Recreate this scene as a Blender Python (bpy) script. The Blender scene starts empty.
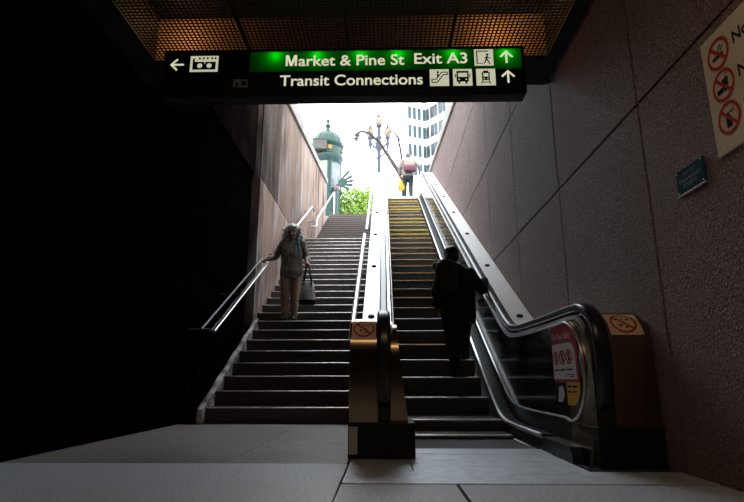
import bpy, bmesh, math, random
from math import sin, cos, tan, pi, radians as R, atan2, sqrt, hypot
from mathutils import Vector, Matrix, Euler
random.seed(7)
S = bpy.context.scene
COL = S.collection

# ------------------------------------------------------------------ materials
def mat(name, col, rough=.6, metal=0, var=.0, scale=8, bump=0, bscale=60, spec=.5, col2=None, emit=0, detail=6, stretch=None, trans=0):
    m = bpy.data.materials.new(name); m.use_nodes = True
    nt = m.node_tree; b = nt.nodes['Principled BSDF']
    b.inputs['Base Color'].default_value = (*col, 1); b.inputs['Roughness'].default_value = rough
    b.inputs['Metallic'].default_value = metal; b.inputs['Specular IOR Level'].default_value = spec
    if emit:
        b.inputs['Base Color'].default_value = (*[c_*.12 for c_ in col], 1)
        b.inputs['Emission Color'].default_value = (*col, 1); b.inputs['Emission Strength'].default_value = emit
    tc = nt.nodes.new('ShaderNodeTexCoord'); src = tc.outputs['Object']
    if stretch:
        mp = nt.nodes.new('ShaderNodeMapping'); mp.inputs['Scale'].default_value = stretch
        nt.links.new(src, mp.inputs['Vector']); src = mp.outputs['Vector']
    if var or col2:
        n = nt.nodes.new('ShaderNodeTexNoise'); n.inputs['Scale'].default_value = scale; n.inputs['Detail'].default_value = detail
        r = nt.nodes.new('ShaderNodeValToRGB')
        c2 = col2 if col2 else tuple(min(1, c*(1+var)) for c in col)
        c1 = col if col2 else tuple(c*(1-var) for c in col)
        r.color_ramp.elements[0].position = .35; r.color_ramp.elements[1].position = .65
        r.color_ramp.elements[0].color = (*c1, 1); r.color_ramp.elements[1].color = (*c2, 1)
        nt.links.new(src, n.inputs['Vector']); nt.links.new(n.outputs['Fac'], r.inputs['Fac'])
        nt.links.new(r.outputs['Color'], b.inputs['Base Color'])
    if bump:
        n2 = nt.nodes.new('ShaderNodeTexNoise'); n2.inputs['Scale'].default_value = bscale; n2.inputs['Detail'].default_value = 4
        bp = nt.nodes.new('ShaderNodeBump'); bp.inputs['Strength'].default_value = bump; bp.inputs['Distance'].default_value = .02
        nt.links.new(src, n2.inputs['Vector']); nt.links.new(n2.outputs['Fac'], bp.inputs['Height'])
        nt.links.new(bp.outputs['Normal'], b.inputs['Normal'])
    return m

def granite(name, c1, c2, c3, rough, bump, scale):
    m = mat(name, c1, rough)
    nt = m.node_tree; b = nt.nodes['Principled BSDF']
    tc = nt.nodes.new('ShaderNodeTexCoord')
    def noise(s, d=5):
        n = nt.nodes.new('ShaderNodeTexNoise'); n.inputs['Scale'].default_value = s; n.inputs['Detail'].default_value = d
        nt.links.new(tc.outputs['Object'], n.inputs['Vector']); return n
    n1 = noise(scale); n2 = noise(1.1, 3)
    r = nt.nodes.new('ShaderNodeValToRGB'); r.color_ramp.elements[0].position = .36; r.color_ramp.elements[1].position = .68
    r.color_ramp.elements[0].color = (*c1, 1); r.color_ramp.elements[1].color = (*c2, 1)
    nt.links.new(n1.outputs['Fac'], r.inputs['Fac'])
    r2 = nt.nodes.new('ShaderNodeValToRGB'); r2.color_ramp.elements[0].position = .4; r2.color_ramp.elements[1].position = .7
    r2.color_ramp.elements[0].color = (0, 0, 0, 1); r2.color_ramp.elements[1].color = (.6, .6, .6, 1)
    nt.links.new(n2.outputs['Fac'], r2.inputs['Fac'])
    mx = nt.nodes.new('ShaderNodeMixRGB'); mx.inputs['Color2'].default_value = (*c3, 1)
    nt.links.new(r2.outputs['Color'], mx.inputs['Fac']); nt.links.new(r.outputs['Color'], mx.inputs['Color1'])
    nt.links.new(mx.outputs['Color'], b.inputs['Base Color'])
    n3 = noise(scale*.8, 6)
    bp = nt.nodes.new('ShaderNodeBump'); bp.inputs['Strength'].default_value = bump; bp.inputs['Distance'].default_value = .03
    nt.links.new(n3.outputs['Fac'], bp.inputs['Height']); nt.links.new(bp.outputs['Normal'], b.inputs['Normal'])
    return m

def ribbed(name, col, rough, metal, freq, axis='X'):
    m = mat(name, col, rough, metal)
    nt = m.node_tree; b = nt.nodes['Principled BSDF']
    tc = nt.nodes.new('ShaderNodeTexCoord'); w = nt.nodes.new('ShaderNodeTexWave')
    w.wave_type = 'BANDS'; w.bands_direction = axis; w.inputs['Scale'].default_value = freq
    bp = nt.nodes.new('ShaderNodeBump'); bp.inputs['Strength'].default_value = .9; bp.inputs['Distance'].default_value = .01
    nt.links.new(tc.outputs['Object'], w.inputs['Vector']); nt.links.new(w.outputs['Fac'], bp.inputs['Height'])
    nt.links.new(bp.outputs['Normal'], b.inputs['Normal'])
    r = nt.nodes.new('ShaderNodeValToRGB'); r.color_ramp.elements[0].position = .3; r.color_ramp.elements[1].position = .6
    r.color_ramp.elements[0].color = (*[c*.5 for c in col], 1); r.color_ramp.elements[1].color = (*col, 1)
    nt.links.new(w.outputs['Fac'], r.inputs['Fac']); nt.links.new(r.outputs['Color'], b.inputs['Base Color'])
    return m

M = {}
M['granite'] = granite('rough granite', (.07, .047, .043), (.46, .315, .285), (.20, .13, .115), .85, 1.0, 95)
M['granite_gap'] = mat('joint', (.012, .010, .010), .9)
M['floor'] = granite('grey floor stone', (.42, .48, .58), (.76, .82, .92), (.46, .48, .54), .4, .15, 60)
M['floor'].node_tree.nodes['Principled BSDF'].inputs['Specular IOR Level'].default_value = 1.0
M['floor_brown'] = granite('worn brown floor stone', (.22, .195, .185), (.50, .47, .46), (.17, .12, .10), .33, .1, 34)
M['floor_brown'].node_tree.nodes['Principled BSDF'].inputs['Specular IOR Level'].default_value = .9
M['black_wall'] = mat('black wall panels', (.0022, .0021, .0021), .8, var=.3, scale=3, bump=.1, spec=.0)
M['ceiling'] = mat('dark ceiling', (.018, .015, .013), .8, var=.2)
M['concrete_wall'] = None
M['coping'] = mat('weathered coping stone', (.30, .28, .26), .85, var=.15, scale=5, bump=.3)
M['grey_stone'] = mat('grey stone block', (.085, .08, .072), .8, var=.15)
M['step'] = granite('brown stair stone', (.038, .029, .026), (.105, .080, .072), (.07, .052, .046), .7, .2, 70)
M['nosing'] = mat('worn nosing strip', (.80, .74, .70), .32, .75, var=.25, scale=20)
M['nosing_dull'] = mat('dull nosing strip', (.26, .22, .20), .7, 0, var=.2, scale=20, spec=.1)  # duller, non-metallic strip for the upper flight
M['curb'] = mat('painted curb', (.05, .05, .05), .6, col2=(.75, .72, .68), scale=5, bump=.3)
M['steel'] = mat('brushed stainless', (.93, .92, .90), .42, .4, var=.06, scale=30, stretch=(40, 1, 1))
M['brass'] = mat('warm brushed steel', (.34, .245, .15), .22, 1, var=.1, scale=30, stretch=(40, 1, 1))
M['rail'] = mat('rail steel', (.82, .82, .82), .3, 1)
M['rail_dark'] = mat('rail dull steel', (.20, .20, .21), .4, 1)
M['rubber'] = mat('black rubber handrail', (.014, .014, .015), .28)
M['panel'] = mat('dark glossy balustrade panel', (.016, .016, .017), .13, 0, var=.1, scale=4, spec=.5)
M['skirt'] = mat('dark skirt', (.02, .02, .021), .5, 0, spec=.25)
M['trimsteel'] = mat('bright trim', (.86, .86, .86), .3, .8)
M['esc'] = ribbed('ribbed step metal', (.33, .335, .34), .5, .5, 40)
M['plate'] = mat('floor plate metal', (.68, .73, .80), .4, .5, var=.12, scale=12, bump=.15, bscale=90)
M['yellow'] = mat('yellow step paint', (.52, .34, .04), .55, var=.2, scale=20)
M['orange'] = mat('worn yellow edge', (.48, .29, .09), .35, .4, var=.3, scale=14)
M['greyedge'] = mat('sky-grey step edge', (.45, .44, .43), .35, .75, var=.2, scale=20)  # pale grey stands in for sky reflected in the lower step edges
M['black'] = mat('black', (.010, .010, .011), .5, spec=.2)
M['sign_black'] = mat('sign black', (.012, .012, .014), .3)
M['cream'] = mat('backlit cream', (.78, .77, .55), .6, emit=.82, spec=.1)
M['cream_dim'] = mat('cream pictogram', (.74, .73, .52), .6, emit=.68, spec=.1)
M['sticker_grey'] = mat('old sticker', (.45, .45, .44), .7)
M['beige'] = mat('beige sign', (.66, .57, .44), .8, var=.04, spec=.06)
M['beige_stick'] = mat('beige sticker', (.80, .62, .42), .6, var=.06, spec=.1)
M['red'] = mat('red print', (.50, .035, .03), .8, spec=.06)
M['red_stick'] = mat('red sticker', (.42, .03, .04), .4, spec=.2)
M['white_stick'] = mat('white sticker', (.72, .70, .68), .4)
M['yellow_stick'] = mat('yellow sticker', (.75, .42, .04), .4)
M['ink'] = mat('dark ink', (.02, .018, .018), .8, spec=.06)
M['plaque'] = mat('blue plaque', (.010, .06, .09), .8, spec=.06)
M['plaque_text'] = mat('plaque letters', (.28, .30, .28), .8, spec=.06)
M['grille'] = mat('grille metal', (.06, .04, .028), .6, .2)
M['plenum'] = mat('ceiling void', (.50, .30, .16), .8)
M['skin'] = mat('skin', (.50, .30, .22), .5, var=.06, scale=20)
M['eye'] = mat('eye', (.02, .02, .02), .2)
M['grey_hair'] = mat('grey hair', (.84, .82, .79), .5, var=.12, scale=40, stretch=(3, 3, .6))
M['brown_hair'] = mat('greying brown hair', (.09, .075, .065), .6, var=.3, scale=40)
M['dark_hair'] = mat('dark hair', (.02, .017, .015), .5, var=.3, scale=40)
M['beige_coat'] = mat('beige grey coat', (.27, .225, .185), .85, var=.12, scale=9, bump=.25, bscale=22)
M['tan_trousers'] = mat('tan trousers', (.44, .29, .20), .85, var=.1, scale=9, bump=.25, bscale=18)
M['dark_shoe'] = mat('dark shoe', (.02, .02, .02), .5)
M['teal'] = mat('teal strap', (.02, .18, .24), .6)
M['black_coat'] = mat('black coat', (.012, .012, .014), .85, var=.2, bump=.3, bscale=20)
M['black_trousers'] = mat('black trousers', (.012, .012, .013), .85, var=.2, bump=.3, bscale=20)
M['black_bag'] = mat('black pack', (.014, .014, .017), .6, var=.3, bump=.2)
M['pale_coat'] = mat('pale jacket', (.26, .22, .19), .85, var=.1, bump=.2, bscale=20)
M['slate'] = mat('slate trousers', (.045, .06, .065), .85, var=.15, bump=.2, bscale=20)
M['maroon'] = mat('maroon bag', (.13, .035, .06), .7, var=.1)
M['yellow_bag'] = mat('yellow bag', (.80, .42, .02), .5, var=.1)
M['handbag'] = mat('handbag canvas', (.74, .68, .62), .7, var=.2, scale=10)
M['green_paint'] = mat('green kiosk paint', (.005, .04, .031), .4, var=.15)
M['kiosk_white'] = mat('kiosk cream panel', (.25, .245, .20), .6)
M['gold'] = mat('gold medallion', (.22, .14, .03), .4, .3)
M['poster'] = mat('poster', (.03, .05, .09), .3, col2=(.2, .22, .24), scale=2.5, detail=2)
M['pink'] = mat('pink print', (.2, .09, .07), .5)
M['lamp_pole'] = mat('blue grey lamp paint', (.03, .04, .065), .45, var=.15)
M['lamp_globe'] = mat('amber lamp glass', (.22, .16, .11), .3)
M['bark'] = mat('bark', (.05, .036, .03), .9, var=.2)
M['leaf'] = mat('young leaves', (.16, .30, .03), .55, col2=(.36, .52, .07), scale=4)
M['bldg'] = mat('white building', (.80, .81, .82), .8)
M['win'] = mat('building window', (.035, .045, .05), .25, var=.35, scale=.5)
M['win_teal'] = mat('teal window', (.03, .06, .068), .25, var=.2, scale=.5)
M['banner'] = mat('red banner', (.55, .10, .08), .6)
M['pave'] = mat('pavement', (.30, .29, .28), .8, var=.1, scale=2)

def stained(q):
    m = mat('stained concrete', (.3, .25, .22), .95, spec=.08)
    nt = m.node_tree; b = nt.nodes['Principled BSDF']
    tc = nt.nodes.new('ShaderNodeTexCoord')
    def noise(s, d, st):
        mp = nt.nodes.new('ShaderNodeMapping'); mp.inputs['Scale'].default_value = st
        n = nt.nodes.new('ShaderNodeTexNoise'); n.inputs['Scale'].default_value = s; n.inputs['Detail'].default_value = d
        nt.links.new(tc.outputs['Object'], mp.inputs['Vector']); nt.links.new(mp.outputs['Vector'], n.inputs['Vector']); return n
    a = noise(1.2, 8, (1, 1, .45)); c = noise(2.3, 8, (1, 1.6, .3)); d = noise(26, 5, (1, 1, 1))
    r = nt.nodes.new('ShaderNodeValToRGB'); e = r.color_ramp.elements
    e[0].position = .34; e[0].color = (.11, .072, .06, 1); e[1].position = .70; e[1].color = (.40, .30, .25, 1)
    k = e.new(.5); k.color = (.34, .235, .185, 1)
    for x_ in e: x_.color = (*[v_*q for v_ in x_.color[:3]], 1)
    nt.links.new(a.outputs['Fac'], r.inputs['Fac'])
    r2 = nt.nodes.new('ShaderNodeValToRGB'); r2.color_ramp.elements[0].position = .52; r2.color_ramp.elements[1].position = .66
    nt.links.new(c.outputs['Fac'], r2.inputs['Fac'])
    mx = nt.nodes.new('ShaderNodeMixRGB'); mx.inputs['Color2'].default_value = (.42*q, .40*q, .385*q, 1)
    nt.links.new(r2.outputs['Color'], mx.inputs['Fac']); nt.links.new(r.outputs['Color'], mx.inputs['Color1'])
    nt.links.new(mx.outputs['Color'], b.inputs['Base Color'])
    bp = nt.nodes.new('ShaderNodeBump'); bp.inputs['Strength'].default_value = .5; bp.inputs['Distance'].default_value = .02
    nt.links.new(d.outputs['Fac'], bp.inputs['Height']); nt.links.new(bp.outputs['Normal'], b.inputs['Normal'])
    return m
M['concrete_wall'] = stained(1.0); M['concrete_half_shade'] = stained(.68); M['concrete_dirt_shade'] = stained(.26); M['grime_shade'] = mat('grimy wall with painted shade', (.012, .008, .007), .95, var=.4, scale=2, spec=0)  # darker versions carry painted shade toward the street slab, besides the stains

def translucent_green():
    m = bpy.data.materials.new('translucent green sign sheet'); m.use_nodes = True
    nt = m.node_tree; nt.nodes.clear()
    o = nt.nodes.new('ShaderNodeOutputMaterial'); t = nt.nodes.new('ShaderNodeBsdfTranslucent')
    g = nt.nodes.new('ShaderNodeBsdfDiffuse'); mx = nt.nodes.new('ShaderNodeMixShader')
    n = nt.nodes.new('ShaderNodeTexNoise'); n.inputs['Scale'].default_value = 3
    t.inputs['Color'].default_value = (.0, .62, .05, 1); g.inputs['Color'].default_value = (.0, .10, .015, 1)
    mx.inputs['Fac'].default_value = .2
    nt.links.new(t.outputs[0], mx.inputs[1]); nt.links.new(g.outputs[0], mx.inputs[2]); nt.links.new(mx.outputs[0], o.inputs[0])
    return m
M['green_sheet'] = translucent_green()

# ------------------------------------------------------------------ mesh builder
class MB:
    def __init__(s): s.v = []; s.f = []; s.m = []; s.mats = []
    def mi(s, m):
        if m not in s.mats: s.mats.append(m)
        return s.mats.index(m)
    def add(s, vs, fs, m):
        o = len(s.v); s.v += [tuple(p) for p in vs]; k = s.mi(m)
        for f in fs: s.f.append([i+o for i in f]); s.m.append(k)
        return s
    def box(s, x0, x1, y0, y1, z0, z1, m):
        vs = [(x, y, z) for x in (x0, x1) for y in (y0, y1) for z in (z0, z1)]
        return s.add(vs, [(0,1,3,2),(4,6,7,5),(0,4,5,1),(2,3,7,6),(0,2,6,4),(1,5,7,3)], m)
    def prism(s, poly, axis, a, b, m):
        """poly: 2D points; axis 'x': poly is (y,z); 'y': (x,z); 'z': (x,y)."""
        def P(p, t): return {'x': (t, p[0], p[1]), 'y': (p[0], t, p[1]), 'z': (p[0], p[1], t)}[axis]
        n = len(poly); vs = [P(p, a) for p in poly]+[P(p, b) for p in poly]
        fs = [list(range(n)), list(range(2*n-1, n-1, -1))]+[(i, i+n, (i+1) % n+n, (i+1) % n) for i in range(n)]
        return s.add(vs, fs, m)
    def strip(s, top, bot, a, b, m):
        """solid between polylines top and bot (equal length, (y,z)), from x=a to x=b"""
        n = len(top); vs = []
        for x in (a, b):
            vs += [(x, *p) for p in top]+[(x, *p) for p in bot]
        fs = []
        for i in range(n-1):
            t0, t1, b0, b1 = i, i+1, n+i, n+i+1; o = 2*n
            fs += [(t0, t1, b1, b0), (o+t0, o+b0, o+b1, o+t1), (t0, o+t0, o+t1, t1), (b0, b1, o+b1, o+b0)]
        fs += [(0, n, 3*n, 2*n), (n-1, 3*n-1, 4*n-1, 2*n-1)]
        return s.add(vs, fs, m)
    def sweep(s, path, sec, m):
        """path in (y,z) plane; sec: list of (x, n) offsets, closed"""
        k = len(sec); vs = []
        for i, p in enumerate(path):
            q0 = path[max(i-1, 0)]; q1 = path[min(i+1, len(path)-1)]
            ty, tz = q1[0]-q0[0], q1[1]-q0[1]; L = hypot(ty, tz) or 1; ny, nz = -tz/L, ty/L
            vs += [(x, p[0]+ny*n, p[1]+nz*n) for x, n in sec]
        fs = [(i*k+j, i*k+(j+1) % k, (i+1)*k+(j+1) % k, (i+1)*k+j) for i in range(len(path)-1) for j in range(k)]
        fs += [list(range(k-1, -1, -1)), list(range((len(path)-1)*k, len(path)*k))]
        return s.add(vs, fs, m)
    def tube(s, path, r, m, n=8):
        path = [Vector(p) for p in path]; vs = []; up = None
        rr = r if isinstance(r, (list, tuple)) else [r]*len(path)
        for i, p in enumerate(path):
            t = (path[min(i+1, len(path)-1)]-path[max(i-1, 0)]).normalized()
            if up is None: up = Vector((0, 0, 1)) if abs(t.z) < .9 else Vector((1, 0, 0))
            a = t.cross(up).normalized(); b = a.cross(t).normalized(); up = b
            vs += [p+(a*cos(2*pi*j/n)+b*sin(2*pi*j/n))*rr[i] for j in range(n)]
        fs = [(i*n+j, i*n+(j+1) % n, (i+1)*n+(j+1) % n, (i+1)*n+j) for i in range(len(path)-1) for j in range(n)]
        fs += [list(range(n-1, -1, -1)), list(range((len(path)-1)*n, len(path)*n))]
        return s.add(vs, fs, m)
    def lathe(s, prof, c, m, n=24):
        vs = []; k = len(prof)
        for r, z in prof: vs += [(c[0]+r*cos(2*pi*j/n), c[1]+r*sin(2*pi*j/n), c[2]+z) for j in range(n)]
        fs = [(i*n+j, i*n+(j+1) % n, (i+1)*n+(j+1) % n, (i+1)*n+j) for i in range(k-1) for j in range(n)]
        fs += [list(range(n-1, -1, -1)), list(range((k-1)*n, k*n))]
        return s.add(vs, fs, m)
    def ell(s, c, r, m, rot=None, nu=14, nv=10):
        vs = []; Mx = rot.to_matrix() if rot else Matrix.Identity(3); c = Vector(c)
        for i in range(nv+1):
            th = pi*i/nv
            for j in range(nu):
                ph = 2*pi*j/nu
                vs.append(c+Mx @ Vector((r[0]*sin(th)*cos(ph), r[1]*sin(th)*sin(ph), r[2]*cos(th))))
        fs = [(i*nu+j, (i+1)*nu+j, (i+1)*nu+(j+1) % nu, i*nu+(j+1) % nu) for i in range(nv) for j in range(nu)]
        return s.add(vs, fs, m)
    def cap(s, a, ra, b, rb, m):
        a, b = Vector(a), Vector(b)
        s.ell(a, (ra,)*3, m, nu=12, nv=8); s.ell(b, (rb,)*3, m, nu=12, nv=8)
        return s.tube([a, b], [ra, rb], m, 12)
    def loft(s, rings, m, n=20):
        """rings: (cx,cy,cz,a,b)"""
        vs = []
        for cx, cy, cz, a, b in rings:
            vs += [(cx+a*cos(2*pi*j/n), cy+b*sin(2*pi*j/n), cz) for j in range(n)]
        fs = [(i*n+j, i*n+(j+1) % n, (i+1)*n+(j+1) % n, (i+1)*n+j) for i in range(len(rings)-1) for j in range(n)]
        fs += [list(range(n-1, -1, -1)), list(range((len(rings)-1)*n, len(rings)*n))]
        return s.add(vs, fs, m)
    def flat(s, mp, shape, off, m):
        """2D shape (verts, faces) mapped by mp(u,v,off)"""
        return s.add([mp(u, v, off) for u, v in shape[0]], shape[1], m)
    def build(s, name, parent=None, bevel=0, smooth=False, kind=None):
        me = bpy.data.meshes.new(name); me.from_pydata(s.v, [], s.f)
        for m in s.mats: me.materials.append(M[m])
        me.polygons.foreach_set('material_index', s.m)
        bm = bmesh.new(); bm.from_mesh(me)
        bmesh.ops.remove_doubles(bm, verts=bm.verts, dist=1e-6)
        bmesh.ops.recalc_face_normals(bm, faces=bm.faces); bm.to_mesh(me); bm.free()
        if smooth:
            for p in me.polygons: p.use_smooth = True
        o = bpy.data.objects.new(name, me); COL.objects.link(o)
        if parent is not None:
            o.parent = parent; o.matrix_parent_inverse = Matrix.Translation(parent.location).inverted() if parent.get('_w') else Matrix.Identity(4)
        if bevel:
            b = o.modifiers.new('Bevel', 'BEVEL'); b.width = bevel; b.segments = 2; b.limit_method = 'ANGLE'; b.angle_limit = R(35)
        if smooth:
            try: me.set_sharp_from_angle(angle=R(38))
            except Exception: pass
        if kind: o['kind'] = kind
        return o

def thing(name, label, cat, loc=(0, 0, 0), group=None, rz=0):
    o = bpy.data.objects.new(name, None); COL.objects.link(o); o.location = loc; o.rotation_euler = (0, 0, rz)
    o['label'] = label; o['category'] = cat
    if group: o['group'] = group
    return o
def wthing(name, label, cat, loc, group=None):
    """Empty at loc whose children are given in world coordinates"""
    o = thing(name, label, cat, loc, group); o['_w'] = 1; return o
def tag(o, label, cat, group=None):
    o['label'] = label; o['category'] = cat
    if group: o['group'] = group
    return o
def struct(o): o['kind'] = 'structure'; return o

# 2D shapes
def rect(u0, v0, u1, v1): return ([(u0, v0), (u1, v0), (u1, v1), (u0, v1)], [(0, 1, 2, 3)])
def poly(*p): return (list(p), [tuple(range(len(p)))])
def disc(u, v, r, n=28, ry=None): return ([(u+r*cos(2*pi*i/n), v+(ry or r)*sin(2*pi*i/n)) for i in range(n)], [tuple(range(n))])
def ring(u, v, r0, r1, n=36):
    vs = [(u+r*cos(2*pi*i/n), v+r*sin(2*pi*i/n)) for r in (r0, r1) for i in range(n)]
    return (vs, [(i, (i+1) % n, n+(i+1) % n, n+i) for i in range(n)])
def bar(u0, v0, u1, v1, w, n=1):
    d = Vector((u1-u0, v1-v0)); q = Vector((-d.y, d.x)).normalized()*w/2
    a, b = Vector((u0, v0)), Vector((u1, v1)); vs = []; fs = []
    for i in range(n+1):
        c = a.lerp(b, i/n); vs += [tuple(c+q), tuple(c-q)]
    fs = [(2*i, 2*i+1, 2*i+3, 2*i+2) for i in range(n)]
    return (vs, fs)
_tc = {}
def text(st, u0, v0, u1=None, v1=None, h=None, bold=0):
    """text fitted to the box u0..u1, v0..v1 (or cap height h)"""
    key = (st, bold)
    if key not in _tc:
        cu = bpy.data.curves.new('txt', 'FONT'); cu.body = st; cu.size = 1; cu.offset = bold; cu.resolution_u = 4
        ob = bpy.data.objects.new('txt', cu); COL.objects.link(ob)
        dg = bpy.context.evaluated_depsgraph_get(); me = bpy.data.meshes.new_from_object(ob.evaluated_get(dg))
        _tc[key] = ([(v.co.x, v.co.y) for v in me.vertices], [tuple(p.vertices) for p in me.polygons])
        bpy.data.objects.remove(ob); bpy.data.curves.remove(cu); bpy.data.meshes.remove(me)
    vs, fs = _tc[key]
    x0 = min(v[0] for v in vs); x1 = max(v[0] for v in vs)
    cap = .73
    sv = (h if h else (v1-v0))/cap; su = (u1-u0)/(x1-x0) if u1 is not None else sv
    return ([(u0+(x-x0)*su, v0+y*sv) for x, y in vs], fs)

# camera numbers (a 25 mm lens, low viewpoint, tilted up)
EYE = .47; F = 524.0; PITCH = R(13.83); YAW = R(1.275)
cam = bpy.data.cameras.new('camera'); cam.sensor_width = 36; cam.lens = 36*F/744; cam.clip_end = 500
co = bpy.data.objects.new('camera', cam); COL.objects.link(co)
co.location = (0, 0, EYE); co.rotation_euler = (R(90)+PITCH, 0, YAW); S.camera = co
def at(px, py, Y):
    """world point seen at a photo pixel, at distance Y up the passage"""
    d = Vector(((px-372)/F, (251-py)/F, -1)); d = Euler((R(90)+PITCH, 0, YAW)).to_matrix() @ d
    return Vector((0, 0, EYE))+d*(Y/d.y)

# ================================================================== SETTING
XL, XR = -2.1, 1.55
fl = MB()
fl.box(-2.3, -.21, -5, 3.235, -.25, 0, 'floor').box(-.205, XR, -5, 2.62, -.25, 0, 'floor')
o = struct(fl.build('floor', bevel=.004))
o = struct(MB().box(-2.3, -.93, 3.245, 6.06, -.25, 0, 'floor_brown').box(-.925, -.2205, 3.245, 4.4, -.25, 0, 'floor_brown').box(-.925, -.2205, 4.405, 6.06, -.25, 0, 'floor_brown').build('floor_landing', bevel=.003))
struct(MB().box(-2.3, XR, -5, 6.06, -.6, -.26, 'granite_gap').build('floor_bed'))
# joint in the front floor
struct(MB().box(.33, .345, -5, 2.62, -.002, .0015, 'granite_gap').build('trim_3'))

# right granite wall, square panels
PW = 1.47; g = .008
wr = MB(); wr.box(XR+.03, XR+.3, -5, 16.2, -.6, 5.0, 'granite_gap')
def rtop(y): return 6.2+(y-10.2)*.143
ys = [2.92+PW*k for k in range(-5, 10)]
zs = [-.6, 2.10, 3.57, 5.04]
for a, b in zip(ys[:-1], ys[1:]):
    b = min(b, 16.2)
    if a >= 16.2: continue
    for za, zb in zip(zs[:-1], zs[1:]):
        wr.box(XR, XR+.05, a+g, b-g, za+g, zb-g, 'granite')
    wr.prism([(a+g, 5.04+g), (b-g, 5.04+g), (b-g, rtop(b)), (a+g, rtop(a))], 'x', XR, XR+.05, 'granite')
    wr.prism([(a, 5.0), (b, 5.0), (b, rtop(b)), (a, rtop(a))], 'x', XR+.03, XR+.3, 'granite_gap')
struct(wr.build('wall_right', bevel=.004))
struct(MB().prism([(8.8, rtop(8.8)), (16.25, rtop(16.25)), (16.25, rtop(16.25)+.16), (8.8, rtop(8.8)+.16)], 'x', XR-.05, XR+.45, 'coping').prism([(8.8, rtop(8.8)+.1), (15.0, rtop(15)+.1), (15.0, 7.1), (8.8, 7.05)], 'x', XR+.02, XR+.44, 'coping').build('trim_1', bevel=.015))

# left: black panelled wall, then stained concrete
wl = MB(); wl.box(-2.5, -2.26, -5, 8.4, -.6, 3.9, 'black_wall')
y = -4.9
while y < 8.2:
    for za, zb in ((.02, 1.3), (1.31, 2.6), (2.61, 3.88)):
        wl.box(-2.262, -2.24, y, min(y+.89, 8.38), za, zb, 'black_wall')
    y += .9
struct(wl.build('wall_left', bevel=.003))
def ltop(y): return 6.4+(y-10.6)*.149
wc = MB()
wc.prism([(8.4, -.6), (18.2, -.6), (18.2, ltop(18.2)), (8.4, ltop(8.4))], 'x', -2.5, XL-.012, 'concrete_wall').prism([(8.39, 3.9), (8.39, ltop(8.4)), (4.5, ltop(4.5)), (4.5, 3.9)], 'x', -2.5, XL-.1, 'grime_shade')  # near-black part under the slab: shade put into the wall colour
zj = .47+1.62*2.1
ysl = [4.5, 7.2, 9.9, 12.6, 15.3, 18.2]
for a, b in zip(ysl[:-1], ysl[1:]):
    for lo in (0, 1):
        if lo == 0:
            a2 = max(a, 8.4)
            if a2 >= b: continue
            wc.box(XL-.03, XL, a2+(g if a2 == a else 0), b-g, -.6, zj-g, 'concrete_wall')
        else:
            if b < 8.39: continue
            a2 = max(a, 8.4); wc.prism([(a2+(g if a2 == a else 0), zj+g), (b-g, zj+g), (b-g, ltop(b)-.01), (a2, ltop(a2)-.01)], 'x', XL-.03, XL, 'concrete_dirt_shade' if a2 < 9 else 'concrete_half_shade' if a2 < 12 else 'concrete_wall')  # panels step darker toward the slab, shade painted into their colour
struct(wc.build('wall_left_concrete', bevel=.006))
struct(MB().prism([(8.8, ltop(8.8)), (18.25, ltop(18.25)), (18.25, ltop(18.25)+.2), (8.8, ltop(8.8)+.2)], 'x', -2.62, XL+.06, 'coping').prism([(8.8, ltop(8.8)+.1), (15.2, ltop(15.2)+.1), (15.2, 7.2), (8.8, 7.15)], 'x', -2.6, XL-.03, 'coping').build('trim_2', bevel=.015))

# ceiling: slab with a void over the grille, deep beam, street slab over the well
ZC = 3.2
c = MB()
c.box(-2.5, XR+.3, -5, 2.0, ZC, ZC+.5, 'ceiling').box(-2.5, -2.0, 2.0, 4.06, ZC, ZC+.5, 'ceiling').box(1.43, XR+.3, 2.0, 4.06, ZC, ZC+.5, 'ceiling')
c.box(-2.5, XR+.3, 4.06, 4.5, ZC, ZC+.5, 'ceiling').box(-2.0, 1.43, 2.0, 4.06, ZC+.42, ZC+.5, 'black').box(-2.0, 1.43, 4.04, 4.06, ZC+.01, ZC+.42, 'plenum')
struct(c.build('ceiling'))
struct(MB().box(-2.5, XR+.3, 4.3, 4.6, ZC+.5, 6.3, 'ceiling').build('wall_lintel'))
SLAB_END = 7.6
struct(MB().box(-2.6, XR+.4, 4.5, SLAB_END, 5.7, 6.0, 'ceiling').build('ceiling_street'))
struct(MB().box(-2.5, XR+.3, -5.3, -5, -.6, ZC+.5, 'black_wall').build('wall_back'))

# street level
st = MB()
st.box(-.22, XR+.5, 16.5, 30, 5.6, 5.99, 'pave').box(XR+.35, 14, 8.9, 16.5, 5.3, 5.8, 'pave')
st.box(XR+.5, 30, 16.5, 70, 5.6, 5.99, 'pave')
struct(st.build('ground'))
struct(MB().box(-14, -.23, 19.65, 70, 6.2, 6.745, 'pave').box(-14, -2.62, 9, 19.65, 5.3, 6.2, 'pave').box(-.22, XR+.5, 30.02, 70, 6.2, 6.74, 'pave').build('ground_upper'))

# ================================================================== STAIRS
RS, TR, Y0 = .173, .325, 6.05
sx0, sx1 = XL+.005, -.2205
stair = wthing('staircase', 'long brown stone staircase with pale worn step edges between the stained wall and the escalator', 'stairs', (-1.16, Y0, 0))
steps = []
for k in range(24): steps.append((Y0+TR*k, RS*(k+1), TR if k < 23 else 1.35))
yu = Y0+TR*23+1.35
for k in range(15): steps.append((yu+TR*k, RS*(25+k), TR if k < 14 else .45))
for i, (yy, zz, dp) in enumerate(steps):
    s_ = MB().box(sx0, sx1, yy, yy+dp+.02, zz-RS-.09, zz, 'step').build('step', stair, bevel=.004)
    MB().tube([(sx0+(.118 if yy < 8.3 else .02), yy+.006, zz-.006), (sx1-.01, yy+.006, zz-.006)], .008 if i < 24 else .0075, 'nosing' if i < 24 else 'nosing_dull', 10).build('nosing', s_, smooth=True)
def nos(y): return RS+(y-Y0)*RS/TR
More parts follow.
